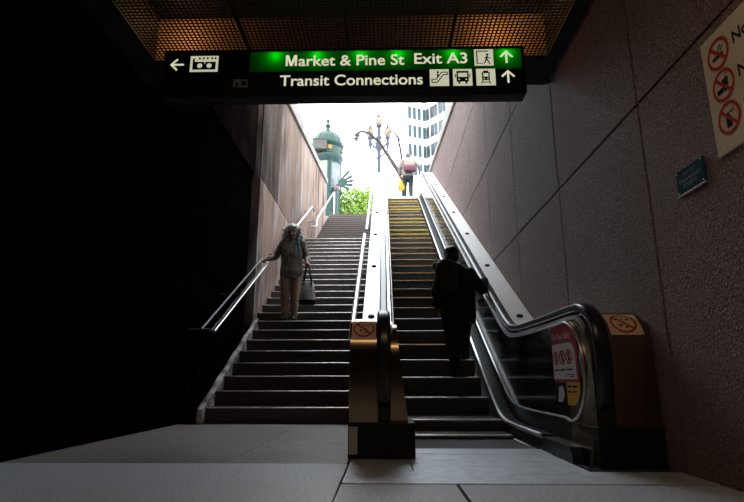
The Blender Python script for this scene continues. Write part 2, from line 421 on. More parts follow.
# sloping side kerb beside the lower flight
kp = [(Y0-.1+i*.16, nos(Y0-.1+i*.16)) for i in range(16)]
struct(MB().strip([(Y0-.1, .05), (8.4, nos(8.4)-.1)], [(Y0-.1, 0), (8.4, .2)], -2.235, XL+.04, 'black_wall').build('trim_5'))
kerb = MB()
top = [(y, max(.05, z+.035+.014*sin(i*1.9))) for i, (y, z) in enumerate(kp)]; bot = [(y, max(-.0, z-.32)) for y, z in kp]
kerb.strip(top, bot, XL+.045, XL+.108, 'curb')
tag(kerb.build('side_kerb', bevel=.012), 'sloping side kerb with flaking pale paint between the lowest steps and the black wall', 'kerb')
# line of pale studs set in the black wall along the slope
sm = MB()
for i in range(22):
    yy = Y0-.15+i*.105; z = nos(yy)+.16
    sm.box(-2.245, -2.232, yy, yy+.05, z, z+.012, 'rail_dark')
struct(sm.build('trim_4'))

# ================================================================== STAIR HANDRAILS
def railZ(y): return nos(y)+.93
hr = wthing('stair_handrail', 'double steel handrail fixed to the black wall and stained wall beside the lower flight', 'handrail', (-1.98, 5.9, 0), 'stair handrails')
ya, yb = 5.9, 8.62
def flatbar(x0, x1, ya, yb, off, h, m, name, par):
    return MB().strip([(ya, railZ(ya)+off+h), (yb, railZ(yb)+off+h)], [(ya, railZ(ya)+off), (yb, railZ(yb)+off)], x0, x1, m).build(name, par, bevel=.006)
flatbar(-1.955, -1.895, ya, yb, -.045, .035, 'rail', 'rail', hr)
flatbar(-2.075, -2.045, ya, yb, -.02, .03, 'rail_dark', 'back_rail', hr)
for q in (.02, .42, .97):
    yy = ya+(yb-ya)*q; z = railZ(yy)-.02
    MB().tube([(-1.93, yy, z-.01), (-2.06, yy, z), (-2.25 if yy < 8.4 else -2.1, yy, z-.01)], .012, 'rail_dark').build('bracket', hr)
yt = Y0+TR*23
MB().tube([(-1.93, 8.6, railZ(8.6)-.03), (-1.93, yt, railZ(yt)-.03), (-1.93, yt+.35, railZ(yt)+.0), (-1.93, yt+.45, railZ(yt)-.05), (-1.95, yt+.45, railZ(yt)-.3), (-2.1, yt+.45, railZ(yt)-.32)], .026, 'rail', 10).build('rail_end', hr, smooth=True)
for q in (9.3, 10.7, 12.1, 13.3):
    z = railZ(q)-.05; MB().tube([(-1.93, q, z), (-1.95, q, z-.07), (-2.1, q, z-.08)], .011, 'rail_dark').build('bracket', hr)
hu = wthing('stair_handrail', 'steel handrail on the stained wall beside the upper flight, near the street', 'handrail', (-1.95, yu, 4.1), 'stair handrails')
def z2(y): return RS*25+(y-yu)*RS/TR+.9
ue = yu+TR*14
MB().tube([(-2.1, yu-.35, z2(yu)-.45), (-1.93, yu-.35, z2(yu)-.43), (-1.93, yu-.25, z2(yu)-.15), (-1.93, ue-.6, z2(ue-.6)), (-1.93, ue+.1, z2(ue+.1)), (-1.93, ue+.16, z2(ue+.1)-.02), (-1.93, ue+.19, z2(ue)-.85)], .026, 'rail', 10).build('rail', hu, smooth=True)
for q in (yu+.9, yu+2.6):
    z = z2(q)-.04; MB().tube([(-1.93, q, z), (-1.95, q, z-.07), (-2.1, q, z-.08)], .011, 'rail_dark').build('bracket', hu)
def z3(y): return .577*(y-5.1)+.93
hc = wthing('stair_handrail', 'short steel handrail fixed to the escalator side, above the lowest steps', 'handrail', (-.31, 5.1, 0), 'stair handrails')
MB().tube([(-.31, 5.0, z3(5.0)-.02), (-.31, 8.35, z3(8.35))], .028, 'rail', 10).build('rail', hc, smooth=True)
for q in (5.5, 6.8, 8.1): MB().tube([(-.31, q, z3(q)), (-.30, q, z3(q)-.08), (-.225, q, z3(q)-.09)], .011, 'rail_dark').build('bracket', hc)
hd = wthing('stair_handrail', 'long steel handrail fixed to the escalator side, above the upper steps', 'handrail', (-.29, 8.7, 2.0), 'stair handrails')
MB().tube([(-.29, 8.7, z3(8.7)-.02), (-.29, 14.9, z3(14.9)-.05)], .024, 'rail', 10).build('rail', hd, smooth=True)
for q in (9, 10.5, 12, 13.5): MB().tube([(-.29, q, z3(q)-.03), (-.28, q, z3(q)-.1), (-.225, q, z3(q)-.11)], .011, 'black').build('bracket', hd)

# ================================================================== ESCALATOR
esc = wthing('escalator', 'steel escalator with black handrails and yellow edged steps beside the granite wall', 'escalator', (.6, 3.4, 0))
YB, ZT = 5.1, 6.0
TAN = .577
YT = YB+ZT/TAN
def zb(y, r=.35):
    z = TAN*(y-YB)
    # smooth both bends
    z = .5*(z+sqrt(z*z+r*r*.12)); t = ZT
    return z if y < 10 else t-.5*((t-z)+sqrt((t-z)**2+r*r*.12))
YEND = YT+1.3
def deck_path(yf, h=.88, rad=.25, n=9, d=0):
    p = [(yf+.03, .0), (yf, .22), (yf, .5), (yf, h-rad)]
    for i in range(1, n+1):
        a = pi/2*i/n; p.append((yf+rad-rad*cos(a), h-rad+rad*sin(a)))
    y = yf+rad+.12
    while y < YEND-.2: p.append((y, zb(y)+h)); y += .13 if (y < 6.5 or y > 14.3) else .5
    for i in range(n+1):
        a = pi/2*(1-i/n); p.append((YEND-.2+.2*cos(a), ZT+h-.2+.2*sin(a)))
    p.append((YEND, ZT+.0))
    # offset outward by d
    if d:
        q = []
        for i, a in enumerate(p):
            q0, q1 = p[max(i-1, 0)], p[min(i+1, len(p)-1)]; ty, tz = q1[0]-q0[0], q1[1]-q0[1]; L = hypot(ty, tz)
            q.append((a[0]-tz/L*d, a[1]+ty/L*d))
        p = q
    return p
def side(s, xo, xc, xh, xp, xs, yf):
    """s=+1: left-hand balustrade (outside at smaller x)."""
    lo, hi = min(xo, xc), max(xo, xc)
    P = deck_path(yf)
    bot = [(y, max(0, zb(y)-(2.1 if s > 0 else .45)) if y > 5.2 else 0.0) for y, z in P]
    # cladding: newel in warm metal, slope deck in stainless
    k = next(i for i, q in enumerate(P) if q[0] > yf+.30)
    w = MB(); w.strip(P[:k+1], [(y, -.0) for y, z in P[:k+1]], lo, hi, 'brass'); w.build('newel', esc, bevel=.006, smooth=True)
    w = MB(); w.strip(P[k:], bot[k:], lo, hi, 'steel'); w.build('deck', esc, bevel=.006, smooth=True)
    # handrail: rubber, wrapped round the newel
    H = deck_path(yf, d=.018)[2:-2]
    H = [(yf+.10, .30)]+[(yf+.01, .36)]+H
    sec = []
    for i in range(14):
        a = 2*pi*i/14; ca, sa = cos(a), sin(a)
        sec.append((xh+.045*math.copysign(abs(ca)**.6, ca), .012+.03*math.copysign(abs(sa)**.6, sa)))
    MB().sweep(H, sec, 'rubber').build('handrail', esc, smooth=True)
    # guide rail under the rubber (bright line on the inside)
    gx = xh+s*.049
    G = deck_path(yf, d=-.03)[7:-9]
    MB().sweep(G, [(gx-.008, -.012), (gx+.008, -.012), (gx+.008, .012), (gx-.008, .012)], 'trimsteel').build('guide_rail', esc)
    # core below the handrail, rounded front
    C = deck_path(yf+.015, h=.865); c0, c1 = sorted((xc+s*.001, xh+s*.04))
    MB().strip(C, [(y, max(0, zb(y)-.4) if y > 5.2 else 0.0) for y, z in C], c0, c1, 'skirt').build('newel_core', esc, smooth=True)
    # inner newel facing, flaring towards the floor
    F_ = deck_path(yf+.03, h=.845)
    kf = next(i for i, q in enumerate(F_) if q[0] > yf+.31)
    pts = F_[:kf]; x_i = xh+s*.041; vs = []
    rows = [(q, x_i+s*((.045+.095*max(0, 1-q[1]/.8)**1.2) if s > 0 else (.003+.06*max(0, 1-q[1]/.2)))) for q in pts]
    for q, xo_ in rows: vs += [(x_i, q[0], q[1]), (xo_, q[0], q[1]), (x_i+s*(.008+(.07 if s > 0 else .02)*max(0, 1-q[1]/.35)), yf+.42, q[1]*.97+.0)]
    n_ = len(rows); fs = []
    for i in range(n_-1):
        a_, b_ = 3*i, 3*i+3; fs += [(a_, a_+1, b_+1, b_), (a_+1, a_+2, b_+2, b_+1), (a_+2, a_, b_, b_+2)]
    fs += [(0, 2, 1), (3*n_-3, 3*n_-2, 3*n_-1)]
    MB().add(vs, fs, 'brass').build('newel_facing', esc, smooth=True)
    a_, b_ = sorted((xo-s*.004, xh+s*(.19 if s > 0 else .06)))
    MB().box(a_, b_, yf-.008, yf+.30, .0, .215, 'black').build('kick_plate', esc, bevel=.006)
    # inner panel, rounded nose
    pin = [xh+s*.041, xp]
    ctr, rr = yf+(.44 if s < 0 else .46), .31
    top, bo = [], []
    for i in range(13):
        a = pi-pi/2*i/12; top.append((ctr+rr*cos(a), .53+rr*sin(a))); bo.append((ctr+rr*cos(a), .53-rr*sin(a)))
    y = ctr+.1
    while y < YEND-.3: top.append((y, zb(y)+.83)); bo.append((y, zb(y)+.23 if y > 3 else .23)); y += .13
    MB().strip(top, bo, min(pin), max(pin), 'panel').build('balustrade_panel', esc)
    lx = xp+s*.004
    MB().tube([(lx, y, z) for y, z in (top[::-1]+bo[1:])], .008, 'trimsteel', 6).build('panel_trim', esc, smooth=True)
    # skirt and its bright ledge
    y = yf+.22; tp, bt = [(yf+.16, .05)], [(yf+.16, 0)]
    tp.append((yf+.2, .09)); bt.append((yf+.2, 0))
    while y < YEND-.3: tp.append((y, zb(y)+.09)); bt.append((y, max(0, zb(y)-.35) if y > 5.2 else 0.0)); y += .13
    MB().strip(tp, bt, min(xh+s*.02, xs), max(xh+s*.02, xs), 'skirt').build('skirt', esc)
    x0, x1 = sorted((xp+s*.002, xs+s*.006))
    L_ = [q for q in tp if q[0] > 3.72]
    MB().sweep(L_, [(x0, .0), (x1, -.0), (x1, .010), (x0, .016)], 'skirt').build('inner_ledge', esc)
    MB().tube([(xs, y_, z_+.004) for y_, z_ in L_], .018, 'trimsteel', 8).build('ledge_trim', esc, smooth=True)
    # studs on the deck
    xm = (xo+xc)/2
    for kk in range(7):
        yy = 5.47+1.52*kk; z = TAN*(yy-YB)+.88
        e = MB().lathe([(.034, -.005), (.034, .012), (.026, .02), (.008, .022)], (0, 0, 0), 'black', 14).build('deck_stud', esc)
        e.matrix_parent_inverse = Matrix.Translation(esc.location).inverted() if esc.get('_w') else Matrix.Identity(4)
        e.location = (xm, yy, zb(yy)+.88); e.rotation_euler = (R(30), 0, 0)
    # round warning sticker on the curved newel front
    arc = [(yf, .50)]+P[3:13]
    cum = [0]
    for a, b in zip(arc[:-1], arc[1:]): cum.append(cum[-1]+hypot(b[0]-a[0], b[1]-a[1]))
    def mp(u, v, off):
        i = max(j for j in range(len(cum)-1) if cum[j] <= v+1e-9) if v > 0 else 0
        t = (v-cum[i])/(cum[i+1]-cum[i]); a, b = arc[i], arc[i+1]
        ty, tz = (b[0]-a[0]), (b[1]-a[1]); Ln = hypot(ty, tz)
        return (xm+u, a[0]+ty*t-tz/Ln*off, a[1]+tz*t+ty/Ln*off)
    def grid(u0, v0, u1, v1, n=10):
        vs = [(u, v0+(v1-v0)*i/n) for i in range(n+1) for u in (u0, u1)]
        return (vs, [(2*i, 2*i+1, 2*i+3, 2*i+2) for i in range(n)])
    hw = (hi-lo)/2-.012 if s > 0 else (hi-lo)/2-.03
    w = MB(); w.flat(mp, grid(-hw, .225, hw, .40), .003, 'beige_stick')
    r = min(hw-.008, .075); vc = .312
    w.flat(mp, ring(0, vc, r*.84, r), .0045, 'red'); w.flat(mp, bar(-r*.66, vc+r*.66, r*.66, vc-r*.66, .013, 8), .005, 'red')
    for (u, v, q) in ((-.035, .028, .010), (.0, .034, .009), (.03, .026, .011), (-.02, -.02, .012), (.012, -.034, .010), (.0, .006, .009)):
        w.flat(mp, disc(u*r/.075, vc+v*r/.075, q, 10, q*.6), .004, 'ink')
    w.build('warning_sticker', esc)
side(+1, -.22, -.04, .0, .065, .12, 3.40)
side(-1, 1.535, 1.285, 1.235, 1.185, 1.08, 3.07)
# steps
SX0, SX1 = .135, 1.065
stp = [(4.57, .03), (4.95, .125), (5.53, .30)]
k = 0
while .5+.2*k < ZT+.01: stp.append((YB+(.48+.2*k)/TAN, .5+.2*k)); k += 1
for i, (yy, zz) in enumerate(stp):
    w = MB(); dz = .21 if i > 1 else .12; ln_ = (stp[i+1][0]-yy+.03) if i+1 < len(stp) else .42
    w.prism([(yy, zz), (yy+ln_, zz), (yy+ln_, zz-.04), (yy+.10, zz-dz-.03), (yy+.03, zz-dz-.03), (yy+.006, zz-dz*.5)], 'x', SX0, SX1, 'esc')
    o = w.build('escalator_step', esc, bevel=.003)
    e = MB()
    cc = 'greyedge' if i < 8 and i != 5 else 'orange'
    big = i in (19, 20, 22, 23, 26, 27, 29)
    if big: cc = 'yellow'
    e.box(SX0+.01, SX1-.01, yy-.006, yy+.030, zz-(.045 if big else .020), zz+.003, cc)
    if cc == 'orange' or big:
        e.box(SX0+.01, SX0+.05, yy+.035, yy+.40, zz-.01, zz+.003, cc).box(SX1-.05, SX1-.01, yy+.035, yy+.40, zz-.01, zz+.003, cc)
    e.build('edge_line', o, bevel=.008)
MB().box(SX0, SX1, 3.88, 4.60, -.06, -.004, 'esc').build('escalator_step', esc)
w = MB(); w.box(SX0-.02, SX1+.02, 3.62, 3.87, -.02, .006, 'plate')
for i in range(60): w.box(SX0+.004+i*.0155, SX0+.010+i*.0155, 3.865, 3.92, -.02, .004, 'plate')
w.build('comb_plate', esc)
w = MB(); w.box(-.2, 1.545, 2.63, 2.955, -.05, .004, 'plate').box(.155, 1.075, 2.955, 3.30, -.05, .004, 'plate').box(.155, 1.075, 3.305, 3.615, -.05, .004, 'plate').box(-.2, .15, 2.957, 3.38, -.05, .004, 'plate')
w.build('floor_plate', esc, bevel=.002)
MB().box(SX0-.05, SX1+.05, 4.5, 16.3, -.6, -.25, 'black').build('truss_pan', esc)
MB().box(SX0-.05, SX1+.05, YT-.15, 16.9, ZT-.25, ZT-.01, 'plate').build('top_plate', esc)
for (xa, xb_) in ((.0, .0),):
    pass
# small striped tag at the foot of the left newel
MB().box(-.218, -.165, 3.383, 3.391, .03, .19, 'sticker_grey').build('tag', esc)
# safety notice on the right panel (faces the steps)
xw = 1.185-.003
KS = 1.42
def mpS(u, v, off): return (xw-off, 3.76-u*KS*1.12, .315+v*KS*.90)
w = MB()
W, Hh = .30, .40
def rc(u0, v0, u1, v1, rtop, rbot, n=8):
    p = [(u0, v0)]
    if rbot: p += [(u1-rbot+rbot*sin(pi/2*i/n), v0+rbot-rbot*cos(pi/2*i/n)) for i in range(n+1)]
    else: p.append((u1, v0))
    if rtop: p += [(u1-rtop+rtop*cos(pi/2*i/n), v1-rtop+rtop*sin(pi/2*i/n)) for i in range(n+1)]
    else: p.append((u1, v1))
    p.append((u0, v1)); return (p, [tuple(range(len(p)))])
w.flat(mpS, rc(0, .11, W, Hh, .13, 0), .001, 'red_stick')
w.flat(mpS, rc(.0, .125, W-.025, .305, .06, 0), .002, 'white_stick')
w.flat(mpS, rc(.145, 0, W, .11, 0, .10), .001, 'yellow_stick')
w.flat(mpS, rect(0, .0, .145, .11), .001, 'ink')
w.flat(mpS, poly((.03, .01), (.085, .012), (.12, .05), (.10, .095), (.05, .085)), .002, 'white_stick')
w.flat(mpS, text('For Your Safety', .02, .327, .235, h=.034, bold=.01), .002, 'white_stick')
for cx in (.045, .125, .205):
    w.flat(mpS, ring(cx, .235, .028, .037), .004, 'red'); w.flat(mpS, bar(cx-.024, .259, cx+.024, .211, .008), .0045, 'red')
    w.flat(mpS, disc(cx, .252, .008), .003, 'ink'); w.flat(mpS, rect(cx-.009, .213, cx+.009, .243), .003, 'ink')
for i, (a, b) in enumerate(((.012, .075), (.09, .15), (.165, .235))): w.flat(mpS, rect(a, .168, b, .176), .003, 'ink')
for a, b, v in ((.16, .25, .145), (.19, .25, .136)): w.flat(mpS, rect(a, v, b, v+.004), .003, 'ink')
for a, b, v, c_ in ((.16, .205, .085, 'ink'), (.215, .27, .085, 'ink'), (.155, .20, .06, 'red'), (.21, .26, .06, 'red')): w.flat(mpS, rect(a, v, b, v+.010), .003, c_)
w.build('safety_notice', esc)

# ================================================================== HANGING SIGN
SY = 3.6; sl = at(162, 78, SY).x; sr = at(526, 78, SY).x
zt = at(344, 48, SY).z; zbm = at(344, 94, SY).z; sw = sr-sl
sign = wthing('hanging_sign', 'long black illuminated exit sign with green strip hanging across the passage', 'sign', ((sl+sr)/2, SY+.08, zt))
def U(px): return sl+(px-162)/364*sw
def V(py, px=344): return zt-(py-48+(px-344)*4/364)/46*(zt-zbm)
w = MB()
# hollow housing: frame, back, and a slot behind the green sheet
gz0, gz1 = V(71), V(50.5); gx0, gx1 = U(250), U(523)
w.box(sl, sr, SY+.09, SY+.12, zbm, zt, 'sign_black')
w.box(sl, gx0, SY, SY+.09, zbm, zt, 'sign_black').box(gx1, sr, SY, SY+.09, zbm, zt, 'sign_black')
w.box(gx0, gx1, SY, SY+.09, gz1, zt, 'sign_black').box(gx0, gx1, SY, SY+.09, zbm, gz0, 'sign_black')
w.build('housing', sign)
MB().box(sl+.01, sr-.01, SY-.006, SY+.11, zbm-.022, zbm-.001, 'skirt').build('bottom_rail', sign, bevel=.006)
MB().box(gx0, gx1, SY+.004, SY+.007, gz0, gz1, 'green_sheet').build('green_panel', sign)
for x in (sl+.35, sr-.35): MB().tube([(x, SY+.10, zt-.05), (x, 4.2, zt-.05), (x, 4.2, ZC)], .02, 'black').build('hanger', sign)
def mpG(u, v, off): return (u, SY-.001-off, v)
def lt(st, x0, x1, ytop, ybase, m='cream', bold=.014):
    return text(st, U(x0), V(ybase), U(x1), h=(ybase-ytop)/46*(zt-zbm), bold=bold)
def part(name, shapes, m, off=.002, solid=None):
    w = MB()
    for s_ in shapes: w.flat(mpG, s_, off, m)
    return w.build(name, sign)
def letter_m(x0, x1, yt, yb):
    a, b, t, z_ = U(x0), U(x1), V(yt), V(yb); k_ = (b-a)*.2; m_ = (a+b)/2
    return [rect(a, z_, a+k_, t), rect(b-k_, z_, b, t), poly((a+k_*.2, t), (a+k_*1.35, t), (m_+k_*.55, z_), (m_-k_*.55, z_)), poly((b-k_*1.35, t), (b-k_*.2, t), (m_+k_*.55, z_), (m_-k_*.55, z_))]
part('lettering', letter_m(286.5, 298, 54.8, 65.8)+[lt('arket & Pine St', 299.5, 406, 54.8, 65.8)], 'cream')
part('lettering', [lt('Exit A3', 416, 469, 54, 65)], 'cream')
part('lettering', [lt('Transit Connections', 281.5, 424, 74.6, 85.4)], 'cream')
def arrow_up(cx, cy, r):
    a = U(cx); rr = r/364*sw; b = V(cy); t = rr*.32
    return [bar(a, b-rr*1.05, a, b+rr*.9, t), bar(a-rr*.95, b+.0*rr, a+t*.2, b+rr*1.0, t), bar(a+rr*.95, b+.0*rr, a-t*.2, b+rr*1.0, t)]
def arrow_left(cx, cy, r):
    a = U(cx); rr = r/364*sw; b = V(cy); t = rr*.3
    return [bar(a+rr*1.0, b, a-rr*.9, b, t), bar(a+.0*rr, b+rr*.95, a-rr*1.0, b-t*.2, t), bar(a, b-rr*.95, a-rr*1.0, b+t*.2, t)]
part('arrow', arrow_up(508, 59.5, 6.5), 'cream'); part('arrow', arrow_up(508.5, 79, 6.5), 'cream'); part('arrow', arrow_left(176.5, 63, 6.6), 'cream')
def R4(x0, y0, x1, y1): return rect(U(x0), V(y1), U(x1), V(y0))
def pic(name, x0, y0, x1, y1, dark):
    p = part(name, [R4(x0, y0, x1, y1)], 'cream_dim')
    w = MB()
    for s_ in dark: w.flat(mpG, s_, .0035, 'ink')
    q = w.build('symbol', p); q.matrix_parent_inverse = p.matrix_parent_inverse.copy() if False else Matrix.Identity(4)
    return p
def B4(x0, y0, x1, y1, w): return bar(U(x0), V(y0), U(x1), V(y1), w/364*sw)
def D4(x, y, r): return disc(U(x), V(y), r/364*sw)
# exit man in a doorway
pic('exit_pictogram', 476, 51.5, 495, 68, [R4(478, 53, 479.2, 66), R4(478, 53, 490, 54), R4(478, 65.3, 484, 66), D4(489, 57, 1.3), B4(488.7, 58.5, 488, 62, 2), B4(488.5, 61.5, 491.3, 66.5, 1.2), B4(488, 61.5, 485.5, 66, 1.2), B4(488.8, 59, 492, 61, .9), B4(488.8, 59, 486, 60.5, .9)])
pic('escalator_pictogram', 431, 71, 450, 87.5, [B4(433, 84, 438, 84, 1.1), B4(438, 84, 444.5, 76.5, 1.1), B4(444.5, 76.5, 448.5, 76.5, 1.1), B4(433, 81, 437, 81, 1), B4(437, 81, 443, 74, 1), B4(443, 74, 448.5, 74, 1), B4(433, 81, 433, 84, 1), B4(448.5, 74, 448.5, 76.5, 1), D4(439, 74, 1.2), B4(439, 75.5, 439, 79, 1.7)])
pic('bus_pictogram', 454, 71, 473, 87.5, [R4(457.5, 73, 469.5, 83.5), R4(459, 83, 461, 85.5), R4(466, 83, 468, 85.5), R4(456, 76, 457, 79.5), R4(470, 76, 471, 79.5)])
pic('train_pictogram', 477, 71, 496, 87.5, [R4(482.7, 74.5, 490.3, 82.5), R4(484, 73, 489, 74.5), B4(483.5, 82.5, 481.7, 86, .9), B4(489.5, 82.5, 491.3, 86, .9), R4(483, 84, 490, 84.8)])
part('pictogram_window', [R4(459, 75, 468, 79), D4(460, 81.4, .8), D4(467, 81.4, .8), R4(484, 75.6, 489, 79), D4(484.7, 81, .7), D4(488.3, 81, .7)], 'cream_dim', .005)
w = pic('station_logo', 189.5, 54.5, 218, 70.5, [R4(192, 60.2, 195.4, 68.4), R4(195, 60.5, 215.6, 68.4)]+[R4(x, 56, x+2, 58) for x in (198, 202, 206, 210.5, 214)]+[R4(192, 57, 194, 60.5)])
part('logo_letters', [D4(199.5, 64.5, 2.6), D4(209, 64.5, 2.6), R4(204, 60, 205, 62.2)], 'cream_dim', .005)
w = MB(); w.flat(mpG, poly((U(235), V(78)), (U(249.5), V(79)), (U(249), V(87)), (U(234), V(86))), .002, 'sticker_grey')
w.flat(mpG, R4(236.5, 82, 240, 85), .003, 'ink'); w.flat(mpG, R4(243, 80.5, 248, 84.5), .003, 'ink'); w.build('sticker', sign)
for px in (276, 318, 362, 400, 455, 508):
    l = bpy.data.lights.new('sign_lamp', 'POINT'); l.energy = .30; l.shadow_soft_size = .012; l.color = (.85, 1, .8)
    lo = bpy.data.objects.new('sign_lamp', l); COL.objects.link(lo); lo.location = (U(px), SY+.055, gz1-.035)

# ================================================================== CEILING GRILLES
gx = [-1.99+i*.853 for i in range(5)]
for i in range(4):
    a, b = gx[i]+.008, gx[i+1]-.008
    w = MB(); p = .034
    n = int((b-a)/p)
    for j in range(n+1):
        x = a+(b-a)*j/n; w.box(x-.006, x+.006, 2.02, 4.04, ZC+.001, ZC+.005, 'grille')
    n = int(2.0/p)
    for j in range(n+1):
        yy = 2.02+2.02*j/n; w.box(a, b, yy-.006, yy+.006, ZC-.002, ZC+.002, 'grille')
    o = w.build('ceiling_grille')
    tag(o, ['bronze mesh ceiling panel above the arrow end of the hanging sign', 'bronze mesh ceiling panel second from the black wall', 'bronze mesh ceiling panel third from the black wall', 'bronze mesh ceiling panel next to the granite wall'][i], 'ceiling panel', 'mesh ceiling panels')
    if i: MB().box(gx[i]-.008, gx[i]+.008, 2.0, 4.06, ZC-.004, ZC+.05, 'black').build('panel_joint', o)

# ================================================================== WALL SIGNS (granite wall)
def atX(px, py, X):
    d = Vector(((px-372)/F, (251-py)/F, -1)); d = Euler((R(90)+PITCH, 0, YAW)).to_matrix() @ d
    return Vector((0, 0, EYE))+d*(X/d.x)
xw2 = XR-.001
pTL, pBL = atX(704, 45, xw2), atX(719, 160, xw2)
ns = wthing('prohibition_sign', 'large beige notice with three red prohibition circles on the granite wall', 'sign', (xw2, pTL.y, pBL.z))
hN = pTL.z-pBL.z; yN = (pTL.y+pBL.y)/2
MB().box(xw2-.012, xw2, yN-.62, yN, pBL.z, pTL.z, 'beige').build('board', ns, bevel=.003)
def mpN(u, v, off): return (xw2-.0125-off, yN-u, pBL.z+v)
rr = hN*.125
for cv, nm in ((.80, 'no_smoking_symbol'), (.525, 'no_food_symbol'), (.25, 'no_spray_symbol')):
    w = MB(); v = cv*hN; u = hN*.20
    if 'smok' in nm:
        for s_ in (bar(u-rr*.6, v-rr*.18, u+rr*.45, v-rr*.18, rr*.22), bar(u+rr*.25, v+.05*rr, u+rr*.5, v+.35*rr, rr*.1), bar(u+rr*.0, v+.15*rr, u+rr*.3, v+.5*rr, rr*.1)): w.flat(mpN, s_, .001, 'ink')
    elif 'food' in nm:
        for s_ in (poly((u, v-rr*.45), (u+rr*.35, v-rr*.45), (u+rr*.5, v+rr*.4), (u-.12*rr, v+rr*.4)), rect(u-rr*.65, v-rr*.45, u-rr*.05, v-rr*.1), bar(u+rr*.2, v+.4*rr, u+rr*.35, v+.7*rr, rr*.08)): w.flat(mpN, s_, .001, 'ink')
    else:
        for s_ in (rect(u-rr*.3, v-rr*.6, u+rr*.2, v+rr*.1), rect(u-rr*.15, v+rr*.1, u+rr*.05, v+rr*.35), bar(u+.1*rr, v+.3*rr, u+rr*.55, v+.5*rr, rr*.06), bar(u+.1*rr, v+.3*rr, u+rr*.6, v+.25*rr, rr*.06)): w.flat(mpN, s_, .001, 'ink')
    w.flat(mpN, ring(u, v, rr*.84, rr*1.04), .002, 'red'); w.flat(mpN, bar(u-rr*.62, v+rr*.62, u+rr*.62, v-rr*.62, rr*.2), .0025, 'red')
    w.build(nm, ns)
for cv in (.80, .525, .25):
    MB().flat(mpN, text('No', hN*.375, cv*hN-.02, h=hN*.10, bold=.022), .001, 'ink').build('lettering', ns)
e = MB()
for v_ in (.045,):
    e.tube([mpN(hN*.09, hN*v_, 0), mpN(hN*.09, hN*v_, .004)], .006, 'rail', 10)
e.build('screw', ns)
e = MB(); e.tube([mpN(hN*.09, hN*.955, 0), mpN(hN*.09, hN*.955, .004)], .006, 'rail', 10); e.build('screw', ns)
a, b, c_, d_ = atX(678, 172, xw2), atX(705, 157, xw2), atX(708, 181, xw2), atX(680, 197, xw2)
y1, y0 = (a.y+d_.y)/2, (b.y+c_.y)/2; z1, z0 = (a.z+b.z)/2, (c_.z+d_.z)/2
pl = wthing('wall_plaque', 'small dark blue plaque with pale letters on the granite wall', 'plaque', (xw2, y1, z0))
MB().box(xw2-.012, xw2, y0, y1, z0, z1, 'plaque').build('plate', pl, bevel=.002)
MB().box(xw2-.014, xw2-.001, y0, y1, z0-.006, z0-.0005, 'rail').build('edge_strip', pl)
def mpP(u, v, off): return (xw2-.0125-off, y1-u*(y1-y0), z0+v*(z1-z0))
w = MB()
for st_, u0, u1, v in (('EXIT TO', .3, .7, .68), ('PINE & MARKET', .12, .9, .44), ('STREETS', .25, .75, .22)):
    w.flat(mpP, text(st_, u0, v, u1, h=.15, bold=.01), .001, 'plaque_text')
w.build('lettering', pl)
for u, v in ((.05, .08), (.95, .08), (.05, .92), (.95, .92)):
    MB().tube([mpP(u, v, 0), mpP(u, v, .003)], .004, 'rail', 8).build('screw', pl)

# ================================================================== PEOPLE
def fuse(mb, name, parent, voxel, smooth_it=4, noise=0, nsize=.1):
    """union of closed shapes into one continuous surface"""
    o = mb.build(name, None)
    r = o.modifiers.new('r', 'REMESH'); r.mode = 'VOXEL'; r.voxel_size = voxel; r.use_smooth_shade = True
    s_ = o.modifiers.new('s', 'SMOOTH'); s_.iterations = smooth_it; s_.factor = .5
    if noise:
        t = bpy.data.textures.new('folds', 'CLOUDS'); t.noise_scale = nsize
        d = o.modifiers.new('d', 'DISPLACE'); d.texture = t; d.strength = noise; d.mid_level = .5
    dg = bpy.context.evaluated_depsgraph_get()
    me = bpy.data.meshes.new_from_object(o.evaluated_get(dg)); me.name = name
    bpy.data.objects.remove(o)
    for p in me.polygons: p.use_smooth = True
    if not me.materials: me.materials.append(M[mb.mats[0]])
    n = bpy.data.objects.new(name, me); COL.objects.link(n)
    if parent: n.parent = parent
    return n
def hand(mb, wrist, d, n, curl, side, m, sc=1.0):
    """palm + four unequal curled fingers + thumb. d: direction of fingers, n: palm side"""
    d = Vector(d).normalized(); n = Vector(n); n = (n-d*n.dot(d)).normalized(); a = d.cross(n).normalized()*side
    w = Vector(wrist); L = .085*sc
    for k in (-1, -.33, .33, 1): mb.cap(w+a*.012*k*sc, .017*sc, w+d*L+a*.028*k*sc, .0125*sc, m)
    for k, ln in ((-1, .062), (-.33, .075), (.33, .080), (1, .072)):
        p = w+d*L+a*.028*k*sc; ang = 0; r = .0092*sc
        for j, q in enumerate((.42, .33, .25)):
            ang += curl*(.8 if j == 0 else 1)
            v = d*cos(ang)+n*sin(ang); p2 = p+v*ln*q*sc; mb.cap(p, r, p2, r*.92, m); p = p2; r *= .92
    p = w+d*.028*sc+a*.026*sc; v = (d*.6+a*.65+n*.45).normalized(); p2 = p+v*.038*sc; mb.cap(p, .013*sc, p2, .0105*sc, m)
    v = (d*.75+n*.6+a*.1).normalized(); mb.cap(p2, .0105*sc, p2+v*.032*sc, .009*sc, m)
